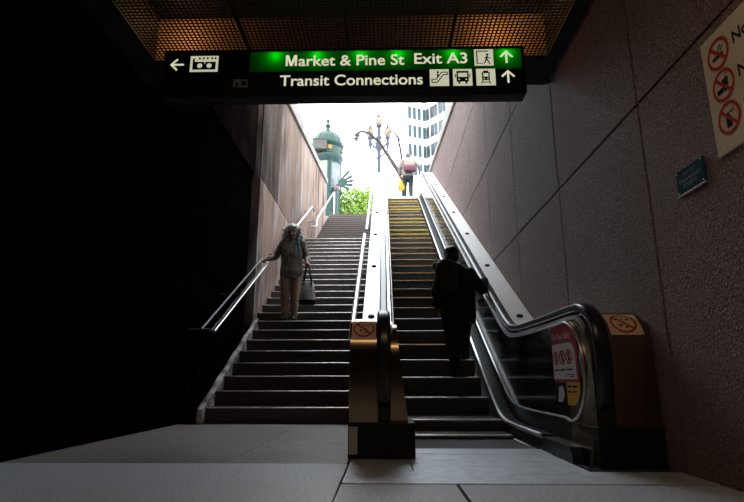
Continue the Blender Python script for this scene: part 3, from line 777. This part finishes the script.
def head(mb, c, tilt, m, sc=1.0):
    """head facing -Y"""
    E = Euler((tilt, 0, 0)); Mx = E.to_matrix(); c = Vector(c)
    def P(x, y, z): return c+Mx @ (Vector((x, y, z))*sc)
    mb.ell(P(0, .012, .02), (.076*sc, .096*sc, .10*sc), m, E); mb.ell(P(0, -.02, -.03), (.062*sc, .074*sc, .085*sc), m, E)
    mb.ell(P(0, -.05, -.093), (.030*sc, .030*sc, .022*sc), m, E); mb.cap(P(0, -.088, .012), .008*sc, P(0, -.112, -.024), .014*sc, m)
    for s_ in (-1, 1):
        mb.ell(P(.014*s_, -.098, -.027), (.009*sc, .010*sc, .008*sc), m, E)
        mb.ell(P(.076*s_, .01, -.01), (.012*sc, .022*sc, .033*sc), m, E); mb.ell(P(.032*s_, -.076, .022), (.026*sc, .012*sc, .009*sc), m, E)
        mb.ell(P(.038*s_, -.068, -.03), (.024*sc, .022*sc, .02*sc), m, E)
    mb.ell(P(0, -.088, -.058), (.026*sc, .012*sc, .006*sc), m, E); mb.ell(P(0, -.086, -.068), (.022*sc, .012*sc, .007*sc), m, E)
    return [P(.032*s_, -.079, .002) for s_ in (-1, 1)], P
def person(label, loc, rz, J, mc, voxel=.009):
    """J: joints in local coordinates, facing -Y"""
    root = thing('person', label, 'person', loc, None, rz)
    g = {k: Vector(v) if isinstance(v, tuple) and len(v) == 3 and not isinstance(v[0], (tuple, Vector)) else v for k, v in J.items()}
    b = MB(); m = 'skin'; sc = g.get('hs', 1.0)
    eyes, HP = head(b, g['head'], g.get('tilt', 0), m, sc)
    b.cap(g['neck'], .052, g['head']+Vector((0, .02, -.03)), .05, m)
    T = g['torso']   # list of rings
    b.loft([(x, y, z, a*.86, bb*.84) for x, y, z, a, bb in T], m)
    for s_ in 'RL':
        b.cap(g['sh'+s_], .046, g['el'+s_], .036, m); b.cap(g['el'+s_], .036, g['wr'+s_], .024, m)
        b.cap(g['hip'+s_], .078, g['kn'+s_], .05, m); b.cap(g['kn'+s_], .05, g['an'+s_], .034, m)
        b.cap(g['an'+s_]+Vector((0, .03, -.05)), .026, g['an'+s_]+g['toe'+s_], .022, m)
        b.cap(g['an'+s_], .034, g['an'+s_]+Vector((0, .02, -.045)), .03, m)
        d, n, cu = g['hand'+s_]; hand(b, g['wr'+s_], d, n, cu, 1 if s_ == 'L' else -1, m, .95)
    fuse(b, 'body', root, min(voxel, .0075), 2)
    for e in eyes: MB().ell(e, (.011,)*3, 'eye', nu=8, nv=6).build('eye', root, smooth=True)
    # coat
    c = MB(); cm = mc['coat']; ex = g.get('ex', 1.0)
    c.loft([(x, y, z, a*ex, bb*ex) for x, y, z, a, bb in T], cm)
    for s_ in 'RL':
        e = (g['wr'+s_]-g['el'+s_]).normalized()
        c.cap(g['sh'+s_], .068*ex, g['el'+s_], .056*ex, cm); c.cap(g['el'+s_], .056*ex, g['wr'+s_]-e*.01, .042*ex, cm)
    c.cap(g['neck']+Vector((0, .01, -.02)), .075, g['neck']+Vector((0, .012, .01)), .066, cm)
    fuse(c, 'coat', root, voxel, 3, .014, .09)
    t = MB(); tm = mc['trousers']
    hz = (g['hipR']+g['hipL'])/2
    t.ell(hz+Vector((0, .01, .04)), (.165*ex, .115*ex, .12), tm)
    t.ell(hz+Vector((0, .01, -.05)), (.15*ex, .118*ex, .14), tm)
    for s_ in 'RL':
        t.cap(g['hip'+s_], .098*ex, g['kn'+s_], .072*ex, tm); t.cap(g['kn'+s_], .072*ex, g['an'+s_]+Vector((0, .0, .0)), .058, tm)
    fuse(t, 'trousers', root, voxel, 3, .012, .08)
    for s_ in 'RL':
        h = MB(); a = g['an'+s_]; to = g['toe'+s_]
        h.cap(a+Vector((0, .035, -.043)), .036, a+to*.55+Vector((0, 0, -.01)), .038, 'dark_shoe'); h.cap(a+to*.5, .036, a+to, .030, 'dark_shoe')
        h.cap(a+Vector((0, .01, -.02)), .042, a+Vector((0, .02, -.045)), .038, 'dark_shoe')
        fuse(h, 'shoe', root, .009, 2)
    return root, HP, g

# --- woman coming down the stairs
WX, WY, WZ = -1.53, 8.52, RS*8+.003
rz_ = railZ(8.38)-WZ   # rail height at her hand
Jw = dict(head=(0, -.03, 1.50), tilt=R(14), neck=(0, .0, 1.375),
    torso=[(0, .01, .70, .185, .125), (0, .0, .80, .195, .13), (0, 0, .95, .175, .12), (0, 0, 1.1, .18, .12), (0, .01, 1.24, .185, .115), (0, .015, 1.33, .16, .09), (0, .01, 1.385, .08, .065)],
    shR=(-.165, .01, 1.31), elR=(-.29, .03, 1.09), wrR=(-.375, -.09, rz_+.075), handR=((-.45, -.75, -.25), (.25, 0, -1), .62),
    shL=(.165, .01, 1.31), elL=(.245, .04, 1.08), wrL=(.285, -.10, .985), handL=((.1, -.75, -.45), (-.6, .1, -.7), .75),
    hipR=(-.085, 0, .83), knR=(-.085, -.05, .46), anR=(-.08, .0, .078), toeR=Vector((-.02, -.15, -.045)),
    hipL=(.085, 0, .83), knL=(.075, -.03, .46), anL=(.06, .03, .078), toeL=Vector((.02, -.15, -.045)), ex=1.02)
woman, HPw, gw = person('person with long grey hair and beige coat coming down the stairs', (WX, WY, WZ), 0, Jw, dict(coat='beige_coat', trousers='tan_trousers'))
h = MB()
h.ell(HPw(0, .035, .05), (.115, .115, .105), 'grey_hair')
for s_ in (-1, 1):
    h.cap(HPw(.085*s_, .03, .05), .065, HPw(.115*s_, .03, -.10), .072, 'grey_hair'); h.cap(HPw(.115*s_, .03, -.10), .07, HPw(.12*s_, .0, -.19), .045, 'grey_hair')
h.cap(HPw(0, .08, .02), .09, HPw(0, .09, -.18), .085, 'grey_hair'); h.ell(HPw(0, -.045, .098), (.08, .05, .035), 'grey_hair')
hair = fuse(h, 'hair', woman, .009, 2, .035, .035)
w = MB()
for i in range(330):
    a = random.uniform(0, 2*pi); q = random.uniform(-.17, .10); rx = .13+.02*random.random()
    if -2.5 < a < -.6 or (a > 3.7 and a < 5.7): continue
    p = HPw(rx*cos(a), .03+rx*.9*sin(a), q); pts = [p]
    dv = Vector((cos(a), sin(a), 0))
    for j in range(5): pts.append(pts[-1]+dv*random.uniform(-.01, .02)+Vector((random.uniform(-.012, .012), random.uniform(-.012, .012), -.014)))
    w.tube(pts, [.006, .006, .005, .004, .003, .002], 'grey_hair', 4)
w.build('hair_strands', woman)
w = MB(); w.tube([(.105, -.112, 1.36), (.13, -.142, 1.28), (.14, -.15, 1.15), (.14, -.145, 1.0), (.15, -.14, .92)], [.014, .015, .012, .011, .009], 'teal', 8)
w.ell((.11, -.09, 1.365), (.04, .035, .03), 'teal'); w.build('scarf', woman, smooth=True)
w = MB(); w.box(-.19, -.15, -.135, -.11, .86, .98, 'beige_coat')
# handbag
hb = wthing('handbag', 'pale handbag with two dark straps hanging from the hand of the grey haired person', 'handbag', (WX+.30, WY-.17, WZ+.26))
bx, by = WX+.30, WY-.175
w = MB(); w.loft([(bx, by, WZ+.255, .115, .055), (bx, by, WZ+.30, .135, .07), (bx, by, WZ+.42, .13, .07), (bx, by, WZ+.52, .118, .06), (bx, by, WZ+.60, .10, .045), (bx, by, WZ+.63, .09, .035)], 'handbag', 24)
w.build('bag_body', hb, smooth=True, bevel=.008)
MB().loft([(bx, by, WZ+.252, .12, .06), (bx, by, WZ+.30, .139, .074), (bx, by, WZ+.33, .139, .075)], 'black', 24).build('bag_base', hb, smooth=True)
for dy in (-.04, .04):
    hx, hy, hz_ = WX+.29, WY-.165, WZ+.945
    MB().tube([(bx-.07, by+dy, WZ+.55), (bx-.06, by+dy, WZ+.66), (hx-.015, hy+dy*.3, hz_-.06), (hx, hy+dy*.2, hz_-.02), (hx+.015, hy+dy*.3, hz_-.06), (bx+.06, by+dy, WZ+.66), (bx+.07, by+dy, WZ+.55)], .011, 'black', 8).build('strap', hb, smooth=True)

# --- rider on the escalator (facing up the slope)
RX, RY, RZ = .86, 6.06, .503
def rail_e(y): return zb(y)+.88+.05
rh = rail_e(6.18)-RZ
Jr = dict(head=(.05, -.05, 1.39), tilt=R(16), neck=(.03, -.0, 1.245), hs=.98,
    torso=[(.0, .02, .60, .185, .14), (0, .02, .72, .19, .145), (.0, .02, .88, .185, .14), (.01, .01, 1.02, .19, .14), (.015, .0, 1.14, .195, .13), (.02, -.0, 1.215, .17, .10), (.03, 0, 1.265, .085, .07)],
    shR=(-.15, 0, 1.18), elR=(-.285, .03, .99), wrR=(-.335, -.09, rh+.065), handR=((-.15, -.85, .25), (.2, 0, -1), .62),
    shL=(.18, 0, 1.18), elL=(.25, .04, .96), wrL=(.22, -.08, .80), handL=((0, -.35, -.9), (-.8, -.3, 0), .45),
    hipR=(-.085, .0, .74), knR=(-.095, -.19, .55), anR=(-.075, -.24, .285), toeR=Vector((-.01, -.14, -.045)),
    hipL=(.085, .02, .74), knL=(.08, -.02, .40), anL=(.06, .045, .078), toeL=Vector((.01, -.15, -.045)), ex=1.08)
rider, HPr, gr = person('person in a black hooded coat riding up the escalator with a hand on the rail', (RX, RY, RZ), pi, Jr, dict(coat='black_coat', trousers='black_trousers'))
h = MB(); h.ell(HPr(0, .03, .04), (.092, .10, .095), 'dark_hair'); h.ell(HPr(0, .06, -.03), (.085, .07, .075), 'dark_hair')
fuse(h, 'hair', rider, .009, 2, .012, .03)
h = MB(); h.ell((.03, .085, 1.225), (.12, .06, .06), 'black_coat'); h.ell((.03, .09, 1.17), (.09, .045, .06), 'black_coat')
fuse(h, 'hood', rider, .01, 3, .008, .05)
bp_ = thing('backpack', 'black backpack worn high on the back of the person in black', 'backpack', (RX-.155, RY-.25, RZ+.90), None, R(8))
w = MB(); w.loft([(0, 0, .0, .10, .06), (0, -.01, .04, .135, .08), (0, -.015, .2, .135, .085), (0, -.005, .34, .12, .07), (0, 0, .39, .075, .045)], 'black_bag', 24); fuse(w, 'pack_body', bp_, .01, 3, .01, .06)
w = MB(); w.loft([(0, -.08, .04, .09, .035), (0, -.085, .1, .10, .04), (0, -.08, .19, .09, .03)], 'black_bag', 20); w.build('front_pocket', bp_, smooth=True)
w = MB(); w.tube([(-.11, .02, .05), (-.15, .03, -.01), (-.155, .02, -.10), (-.15, .01, -.15)], .009, 'black_bag', 6); w.build('strap', bp_, smooth=True)
w = MB(); w.tube([(.0, -.01, .385), (.01, -.03, .42), (.05, -.03, .42), (.06, -.01, .385)], .009, 'black_bag', 6); w.build('grab_loop', bp_, smooth=True)
for sx in (-1, 1):
    w = MB(); w.tube([(sx*.085, .03, .37), (sx*.095, .11, .375), (sx*.10, .19, .33)], .016, 'black_bag', 6); w.build('shoulder_strap', bp_, smooth=True)

# --- person stepping off at the top
TX, TY, TZ = .80, 15.75, 6.0
th = rail_e(16.0)-TZ
Jt = dict(head=(-.02, -.16, 1.55), tilt=R(30), neck=(0, -.07, 1.42),
    torso=[(.0, .03, .78, .18, .13), (0, .03, .9, .185, .135), (.0, .0, 1.05, .18, .13), (0, -.02, 1.2, .22, .15), (0, -.045, 1.32, .225, .135), (0, -.06, 1.39, .16, .09), (0, -.07, 1.44, .08, .065)],
    shR=(-.18, -.05, 1.36), elR=(-.36, -.02, 1.18), wrR=(-.40, -.2, th+.08), handR=((-.05, -.9, .0), (.2, 0, -1), .62),
    shL=(.18, -.05, 1.36), elL=(.27, -.0, 1.1), wrL=(.27, -.1, .86), handL=((0, -.2, -.95), (-.9, -.2, 0), .8),
    hipR=(-.09, .02, .86), knR=(-.09, -.12, .5), anR=(-.09, -.0, .08), toeR=Vector((-.01, -.15, -.045)),
    hipL=(.09, .02, .86), knL=(.10, -.14, .52), anL=(.11, -.12, .08), toeL=Vector((.01, -.15, -.045)), ex=1.03)
top_p, HPt, gt = person('person in a pale jacket and dark trousers stepping off the top of the escalator', (TX, TY, TZ), pi, Jt, dict(coat='pale_coat', trousers='slate'), voxel=.012)
h = MB(); h.ell(HPt(0, .03, .04), (.086, .10, .092), 'brown_hair'); h.ell(HPt(0, .06, -.03), (.078, .06, .06), 'brown_hair'); fuse(h, 'hair', top_p, .01, 2, .01, .03)
wb = thing('waist_bag', 'maroon bag slung across the back of the person at the escalator top', 'bag', (TX+.05, TY-.235, TZ+.86))
w = MB(); w.loft([(0, 0, .0, .15, .045), (0, -.01, .05, .20, .065), (0, -.01, .16, .20, .065), (0, 0, .23, .16, .045)], 'maroon', 24); fuse(w, 'bag_body', wb, .012, 3, .012, .08)
MB().tube([(-.17, .03, .19), (-.22, .12, .33), (-.2, .18, .5)], .014, 'maroon', 6).build('strap', wb, smooth=True)
yb_ = thing('carrier_bag', 'yellow carrier bag held low beside the person at the escalator top', 'bag', (TX-.20, TY+.10, TZ+.36))
w = MB(); w.loft([(0, 0, 0, .09, .05), (0, 0, .03, .11, .06), (0, 0, .25, .11, .06), (0, 0, .34, .09, .035)], 'yellow_bag', 18); w.build('bag_body', yb_, smooth=True)
MB().tube([(-.05, 0, .33), (-.02, 0, .45), (0, .0, .48), (.02, 0, .45), (.05, 0, .33)], .007, 'yellow_bag', 6).build('handle', yb_, smooth=True)

# ================================================================== STREET
# green kiosk
kc = at(327.5, 150, 20.6); kx, ky = kc.x, 20.6
def KZ(py): return at(327.5, py, 20.6).z
ks = wthing('kiosk', 'round dark green street kiosk with a domed roof and finial at the stair top', 'kiosk', (kx, ky, 6.745))
zg = 6.745
r = .66
MB().lathe([(r*.95, zg), (r*.95, zg+.25), (r*.88, zg+.3), (r*.88, KZ(163))], (kx, ky, 0), 'green_paint', 40).build('body', ks, smooth=True)
w = MB(); w.lathe([(r*.9, KZ(165)), (r*.98, KZ(162)), (r*1.04, KZ(160)), (r*1.04, KZ(158.5)), (r*.93, KZ(157)), (r*.93, KZ(150)), (r*1.06, KZ(148)), (r*1.08, KZ(146.5)), (r*.94, KZ(145))], (kx, ky, 0), 'green_paint', 40); w.build('cornice', ks, smooth=True)
w = MB(); w.lathe([(r*.93, KZ(145.2)), (r*.90, KZ(142)), (r*.78, KZ(138)), (r*.55, KZ(134.8)), (r*.3, KZ(133)), (r*.2, KZ(132.4))], (kx, ky, 0), 'green_paint', 40)
w.build('dome', ks, smooth=True)
for i in range(12):
    a = 2*pi*i/12; w = MB()
    w.tube([(kx+r*q*cos(a), ky+r*q*sin(a), KZ(p)) for q, p in ((.93, 145), (.905, 142), (.79, 138), (.56, 134.6), (.3, 132.8))], .018, 'green_paint', 6); w.build('dome_rib', ks, smooth=True)
w = MB(); w.lathe([(.16, KZ(132.8)), (.17, KZ(131.5)), (.09, KZ(130.5)), (.07, KZ(128)), (.12, KZ(127)), (.13, KZ(125.8)), (.06, KZ(124.8)), (.045, KZ(122.5)), (.08, KZ(121.6)), (.08, KZ(120.5)), (.03, KZ(119.7)), (.025, KZ(117))], (kx, ky, 0), 'green_paint', 16); w.build('finial', ks, smooth=True)
for a in (-1.3, -.1, -2.6):
    w = MB(); p = Vector((kx+r*.93*cos(a), ky+r*.93*sin(a), KZ(153))); n = Vector((cos(a), sin(a), 0))
    w.tube([p-n*.02, p+n*.05], .10, 'gold', 18); w.build('medallion', ks, smooth=True)
def curved(a0, a1, z0, z1, rad, m, name):
    w = MB(); n = 12
    o_ = [(rad*cos(a0+(a1-a0)*i/n), rad*sin(a0+(a1-a0)*i/n)) for i in range(n+1)]; i_ = [((rad-.03)*cos(a0+(a1-a0)*i/n), (rad-.03)*sin(a0+(a1-a0)*i/n)) for i in range(n, -1, -1)]
    w.prism([(kx+x, ky+y) for x, y in o_+i_], 'z', z0, z1, m); return w.build(name, ks)
curved(-2.75, -1.45, zg+.4, KZ(166), r*.91, 'kiosk_white', 'cream_panel')
curved(-1.15, -.2, KZ(192), KZ(167), r*.91, 'poster', 'poster')
curved(-1.28, -1.16, KZ(196), KZ(165), r*.93, 'green_paint', 'poster_frame'); curved(-.2, -.08, KZ(196), KZ(165), r*.93, 'green_paint', 'poster_frame')
a = at(313, 150, 19.9); b = at(327, 140.5, 19.9)
w = MB(); w.box(a.x, b.x, 19.75, 20.1, a.z, b.z, 'grey_stone').box(a.x-.02, b.x+.03, 19.72, 20.12, b.z, b.z+.05, 'grey_stone'); w.build('eave_block', ks, bevel=.01)
# slatted fan jutting out beside the kiosk
fc = at(337, 184, 19.93)
fan = wthing('slatted_awning', 'dark green fan of narrow slats jutting out beside the kiosk', 'awning', tuple(fc))
for px, py in ((349, 171.5), (352, 176), (353, 180.5), (352.5, 185), (349, 189)):
    e = at(px, py, 19.91); d = (e-fc); w = MB()
    q = Vector((-d.z, 0, d.x)).normalized()
    vs = [fc+d*.1-q*.035, fc+d*.1+q*.035, e+q*.05, e+d*.03, e-q*.05]
    t = Vector((0, .04, 0)); n = 5
    w.add([p-t for p in vs]+[p+t for p in vs], [tuple(range(n)), tuple(range(2*n-1, n-1, -1))]+[(i, i+n, (i+1) % n+n, (i+1) % n) for i in range(n)], 'green_paint')
    w.build('slat', fan, bevel=.006)
MB().ell(at(336.5, 188, 19.92), (.09, .06, .11), 'pink').build('hub', fan, smooth=True)
MB().tube([fc, Vector((fc.x-.02, 19.93, zg))], .03, 'green_paint').build('post', fan, smooth=True)

# three globe street lamp
LY = 29
lp = at(379, 165, LY); lx = lp.x
lamp = wthing('street_lamp', 'blue grey street lamp post with three amber globes beyond the escalator top', 'street lamp', (lx, LY, 5.99))
def LZ(py): return at(379, py, LY).z
w = MB(); w.lathe([(.28, 5.99), (.28, 6.6), (.18, 6.9), (.13, 8.5), (.115, LZ(160)), (.13, LZ(158)), (.115, LZ(156)), (.12, LZ(151)), (.2, LZ(149)), (.24, LZ(146)), (.16, LZ(143)), (.12, LZ(140)), (.15, LZ(137)), (.10, LZ(135)), (.12, LZ(131)), (.09, LZ(128)), (.16, LZ(126.5)), (.18, LZ(125.5))], (lx, LY, 0), 'lamp_pole', 16); w.build('pole', lamp, smooth=True)
def globe(x, py, par, tail):
    z = at(379, py, LY).z
    w = MB(); w.lathe([(.12, z-.30), (.20, z-.2), (.245, z), (.22, z+.15), (.13, z+.27)], (x, LY, 0), 'lamp_globe', 18); o = w.build('globe', par, smooth=True)
    w = MB(); w.lathe([(.18, z+.24), (.15, z+.32), (.06, z+.38), (.075, z+.45), (.02, z+.58)], (x, LY, 0), 'lamp_pole', 14).lathe([(.10, z-.42), (.15, z-.36), (.14, z-.28)], (x, LY, 0), 'lamp_pole', 14); w.build('globe_cap', par, smooth=True)
    if tail:
        w = MB(); w.lathe([(.02, z-1.25), (.05, z-1.1), (.07, z-.9), (.11, z-.7), (.08, z-.5), (.11, z-.4)], (x, LY, 0), 'lamp_pole', 12); w.build('pendant', par, smooth=True)
        w = MB(); w.tube([(x, LY, z-.6), ((x+lx)/2, LY, z-.95), (lx, LY, LZ(146))], .06, 'lamp_pole', 8).tube([(x, LY, z-.45), ((x*.6+lx*.4), LY, z-.35), (lx, LY, LZ(137))], .035, 'lamp_pole', 8); w.build('arm', par, smooth=True)
globe(lx, 121.5, lamp, 0); globe(lx-.53, 133, lamp, 1); globe(lx+.53, 133, lamp, 1)

# bare tree
tree = wthing('bare_tree', 'thin bare tree with drooping twigs in front of the street lamp', 'tree', tuple(at(404, 205, 24)))
tb = MB()
def br(pts, r0, r1, Y=24, dep=.6):
    n = len(pts); P = []
    for i, (x, y_) in enumerate(pts): P.append(at(x, y_, Y+dep*sin(i*1.7+x)))
    # refine
    Q = []
    for i in range(n-1):
        for k in range(3): Q.append(P[i].lerp(P[i+1], k/3)+Vector((random.uniform(-.02, .02),)*3))
    Q.append(P[-1]); tb.tube(Q, [2.0*(r0+(r1-r0)*i/(len(Q)-1)) for i in range(len(Q))], 'bark', 6)
gtree = at(404, 205, 24)
tb.tube([Vector((gtree.x, 24, 5.98)), Vector((gtree.x-.03, 24, 7.2)), at(403, 186, 24), at(400.4, 175, 24)], [.11, .09, .07, .055], 'bark', 8)
br([(400.4, 175), (392, 161), (386, 153), (378, 141), (369, 133), (362, 131), (357, 133), (355.5, 140)], .055, .015)
br([(386, 153), (374, 160), (361, 167)], .02, .006)
br([(369, 133), (371, 124), (372, 116)], .014, .004)
br([(360, 131.5), (355, 143), (353, 152), (348, 158)], .012, .004); br([(358, 132.5), (358.5, 140), (360, 147)], .012, .004); br([(357, 134), (352, 138), (350, 147)], .01, .004)
br([(400.4, 175), (402, 160), (398, 138), (394, 131), (389, 130.5)], .035, .01); br([(396, 134), (401, 141), (408, 151), (413, 156)], .016, .005)
br([(393, 131), (388, 133), (386, 139)], .01, .004); br([(390, 153), (394, 152), (397, 149), (395, 155)], .012, .004)
for i in range(26):
    x0, y0_ = random.choice([(357, 134), (360, 132), (366, 132), (355, 138), (399, 138), (403, 144), (378, 141), (386, 153)])
    x1, y1_ = x0+random.uniform(-7, 7), y0_+random.uniform(3, 12)
    br([(x0, y0_), ((x0+x1)/2+random.uniform(-2, 2), (y0_+y1_)/2-1), (x1, y1_)], .010, .006)
tb.build('branches', tree, smooth=True)

# leafy shrub at the stair top
sc_ = at(353, 204, 22); sh = wthing('leafy_shrub', 'bright green leafy shrub at the top of the stairs', 'shrub', (sc_.x, 22, zg))
w = MB()
for i in range(3600):
    u = random.uniform(-1, 1); t = random.random()
    px = 354+u*21; 
    topy = 188+5*abs(u)**1.5+3*sin(px*.9)+2*sin(px*2.3); py = topy+(222-topy)*t**.9
    p = at(px, py, 22+random.uniform(-.8, .8)); s_ = random.uniform(.05, .10)
    if p.z < zg+.02: p.z = zg+.02+random.random()*.2
    a = Vector((random.gauss(0, 1), random.gauss(0, 1), random.gauss(0, 1))).normalized(); b = a.cross(Vector((random.gauss(0, 1), random.gauss(0, 1), random.gauss(0, 1)))).normalized()
    w.add([p-a*s_, p+b*s_*.5, p+a*s_, p-b*s_*.5], [(0, 1, 2, 3)], 'leaf')
w.build('foliage', sh)
w = MB()
for i in range(16):
    x = sc_.x+random.uniform(-.7, .7); w.tube([(x*.5+sc_.x*.5, 22, zg), (x, 22+random.uniform(-.4, .4), zg+.8), (x+random.uniform(-.3, .3), 22, zg+1.5)], [.02, .015, .006], 'bark', 6)
w.build('stems', sh)
# sprig at the escalator top landing
tw = wthing('young_plant', 'small sparse plant beyond the escalator top beside the white deck', 'plant', (at(388, 198, 18.5).x, 18.5, 5.99))
w = MB(); q = at(388, 198, 18.5)
w.tube([(q.x, 18.5, 5.99), q, at(388.5, 190, 18.5)], [.02, .014, .008], 'bark', 6)
for px, py in ((385.5, 191), (386.5, 188.5), (391, 190), (392, 187.5), (388.5, 187)):
    w.tube([at(388, 194, 18.5), at(px, py, 18.45)], [.01, .005], 'bark', 5)
    e = at(px, py, 18.45)
    for j in range(4):
        a = Vector((random.gauss(0, 1), random.gauss(0, 1), random.gauss(0, 1))).normalized(); b = a.cross(Vector((0, 1, .2))).normalized()
        e2 = e+Vector((random.uniform(-.05, .05), 0, random.uniform(-.04, .04))); w.add([e2-a*.05, e2+b*.02, e2+a*.05, e2-b*.02], [(0, 1, 2, 3)], 'leaf')
w.build('stem', tw)

# white office building far up the street
bd = wthing('office_building', 'white office building with dark window bands rising above the granite wall', 'building', (10, 100, 6))
P0, P1, P2 = Vector((4.9, 98.2)), Vector((9.0, 100.0)), Vector((24, 81.5))
w = MB(); w.prism([(P0.x, P0.y), (P1.x, P1.y), (P2.x, P2.y), (P2.x+12, P2.y+8), (P2.x, 112), (P0.x, 112)], 'z', 6, 82, 'bldg'); w.build('facade', bd)
for k in range(-2, 5):
    z0 = 48.7+4.15*k; z1 = z0+2.65
    for (A, B, n, wd, mm) in ((P0, P1, 4, .62, 'win_teal'), (P1, P2, 10, .93, 'win')):
        d = (B-A); L = d.length; d.normalize(); nn = Vector((d.y, -d.x))
        for i in range(n):
            if n == 10 and i > 5: continue
            a = A+d*(L*(i+.5-wd/2)/n+.15); b = A+d*(L*(i+.5+wd/2)/n+.15)
            w = MB(); q = nn*.12; r_ = nn*-.1
            w.prism([tuple(a+q), tuple(b+q), tuple(b+r_), tuple(a+r_)], 'z', z0, z1, mm); f = w.build('window', bd)
            if n == 10:
                c_ = (a+b)/2; q2 = nn*.2; e_ = d*.06
                w = MB(); w.prism([tuple(c_-e_+q2), tuple(c_+e_+q2), tuple(c_+e_), tuple(c_-e_)], 'z', z0, z1, 'bldg'); w.build('mullion', f)
a = at(441.5, 164, 40); b = at(448.5, 150, 40)
bn = wthing('street_banner', 'red and white banner on a post beside the office building', 'banner', ((a.x+b.x)/2, 40, 5.99))
MB().box(a.x, b.x, 39.98, 40.02, a.z, b.z, 'banner').build('cloth', bn)
MB().box(a.x+.1, b.x-.1, 39.97, 39.978, a.z+.25, a.z+.55, 'white_stick').build('stripe', bn)
MB().tube([(b.x+.05, 40, 5.99), (b.x+.05, 40, b.z+.2)], .05, 'rail_dark').build('post', bn, smooth=True)

# ================================================================== LIGHT
W = bpy.data.worlds.new('overcast sky'); S.world = W; W.use_nodes = True
bg = W.node_tree.nodes['Background']; bg.inputs['Color'].default_value = (.87, .94, 1.0, 1); bg.inputs['Strength'].default_value = 5.6
def area(name, loc, rot, sx, sy, e, col):
    l = bpy.data.lights.new(name, 'AREA'); l.shape = 'RECTANGLE'; l.size = sx; l.size_y = sy; l.energy = e; l.color = col
    o = bpy.data.objects.new(name, l); COL.objects.link(o); o.location = loc; o.rotation_euler = rot; return o
area('ceiling_lamp', (.3, .9, ZC-.03), (0, 0, 0), 1.8, .16, 13, (1, .72, .45))
for x, e in ((-1.72, 3.2), (1.0, 3.6)):
    l = bpy.data.lights.new('void_lamp', 'POINT'); l.energy = e; l.color = (1, .55, .25); l.shadow_soft_size = .05
    o = bpy.data.objects.new('void_lamp', l); COL.objects.link(o); o.location = (x, 3.8, ZC+.2)

for o in list(S.objects):
    if '_w' in o: del o['_w']
vs = S.view_settings
vs.view_transform = 'Standard'; vs.look = 'None'; vs.gamma = 1; vs.exposure = 0; vs.use_curve_mapping = False
S.cycles.use_denoising = True
S.cycles.max_bounces = 8
S.cycles.sample_clamp_indirect = 6
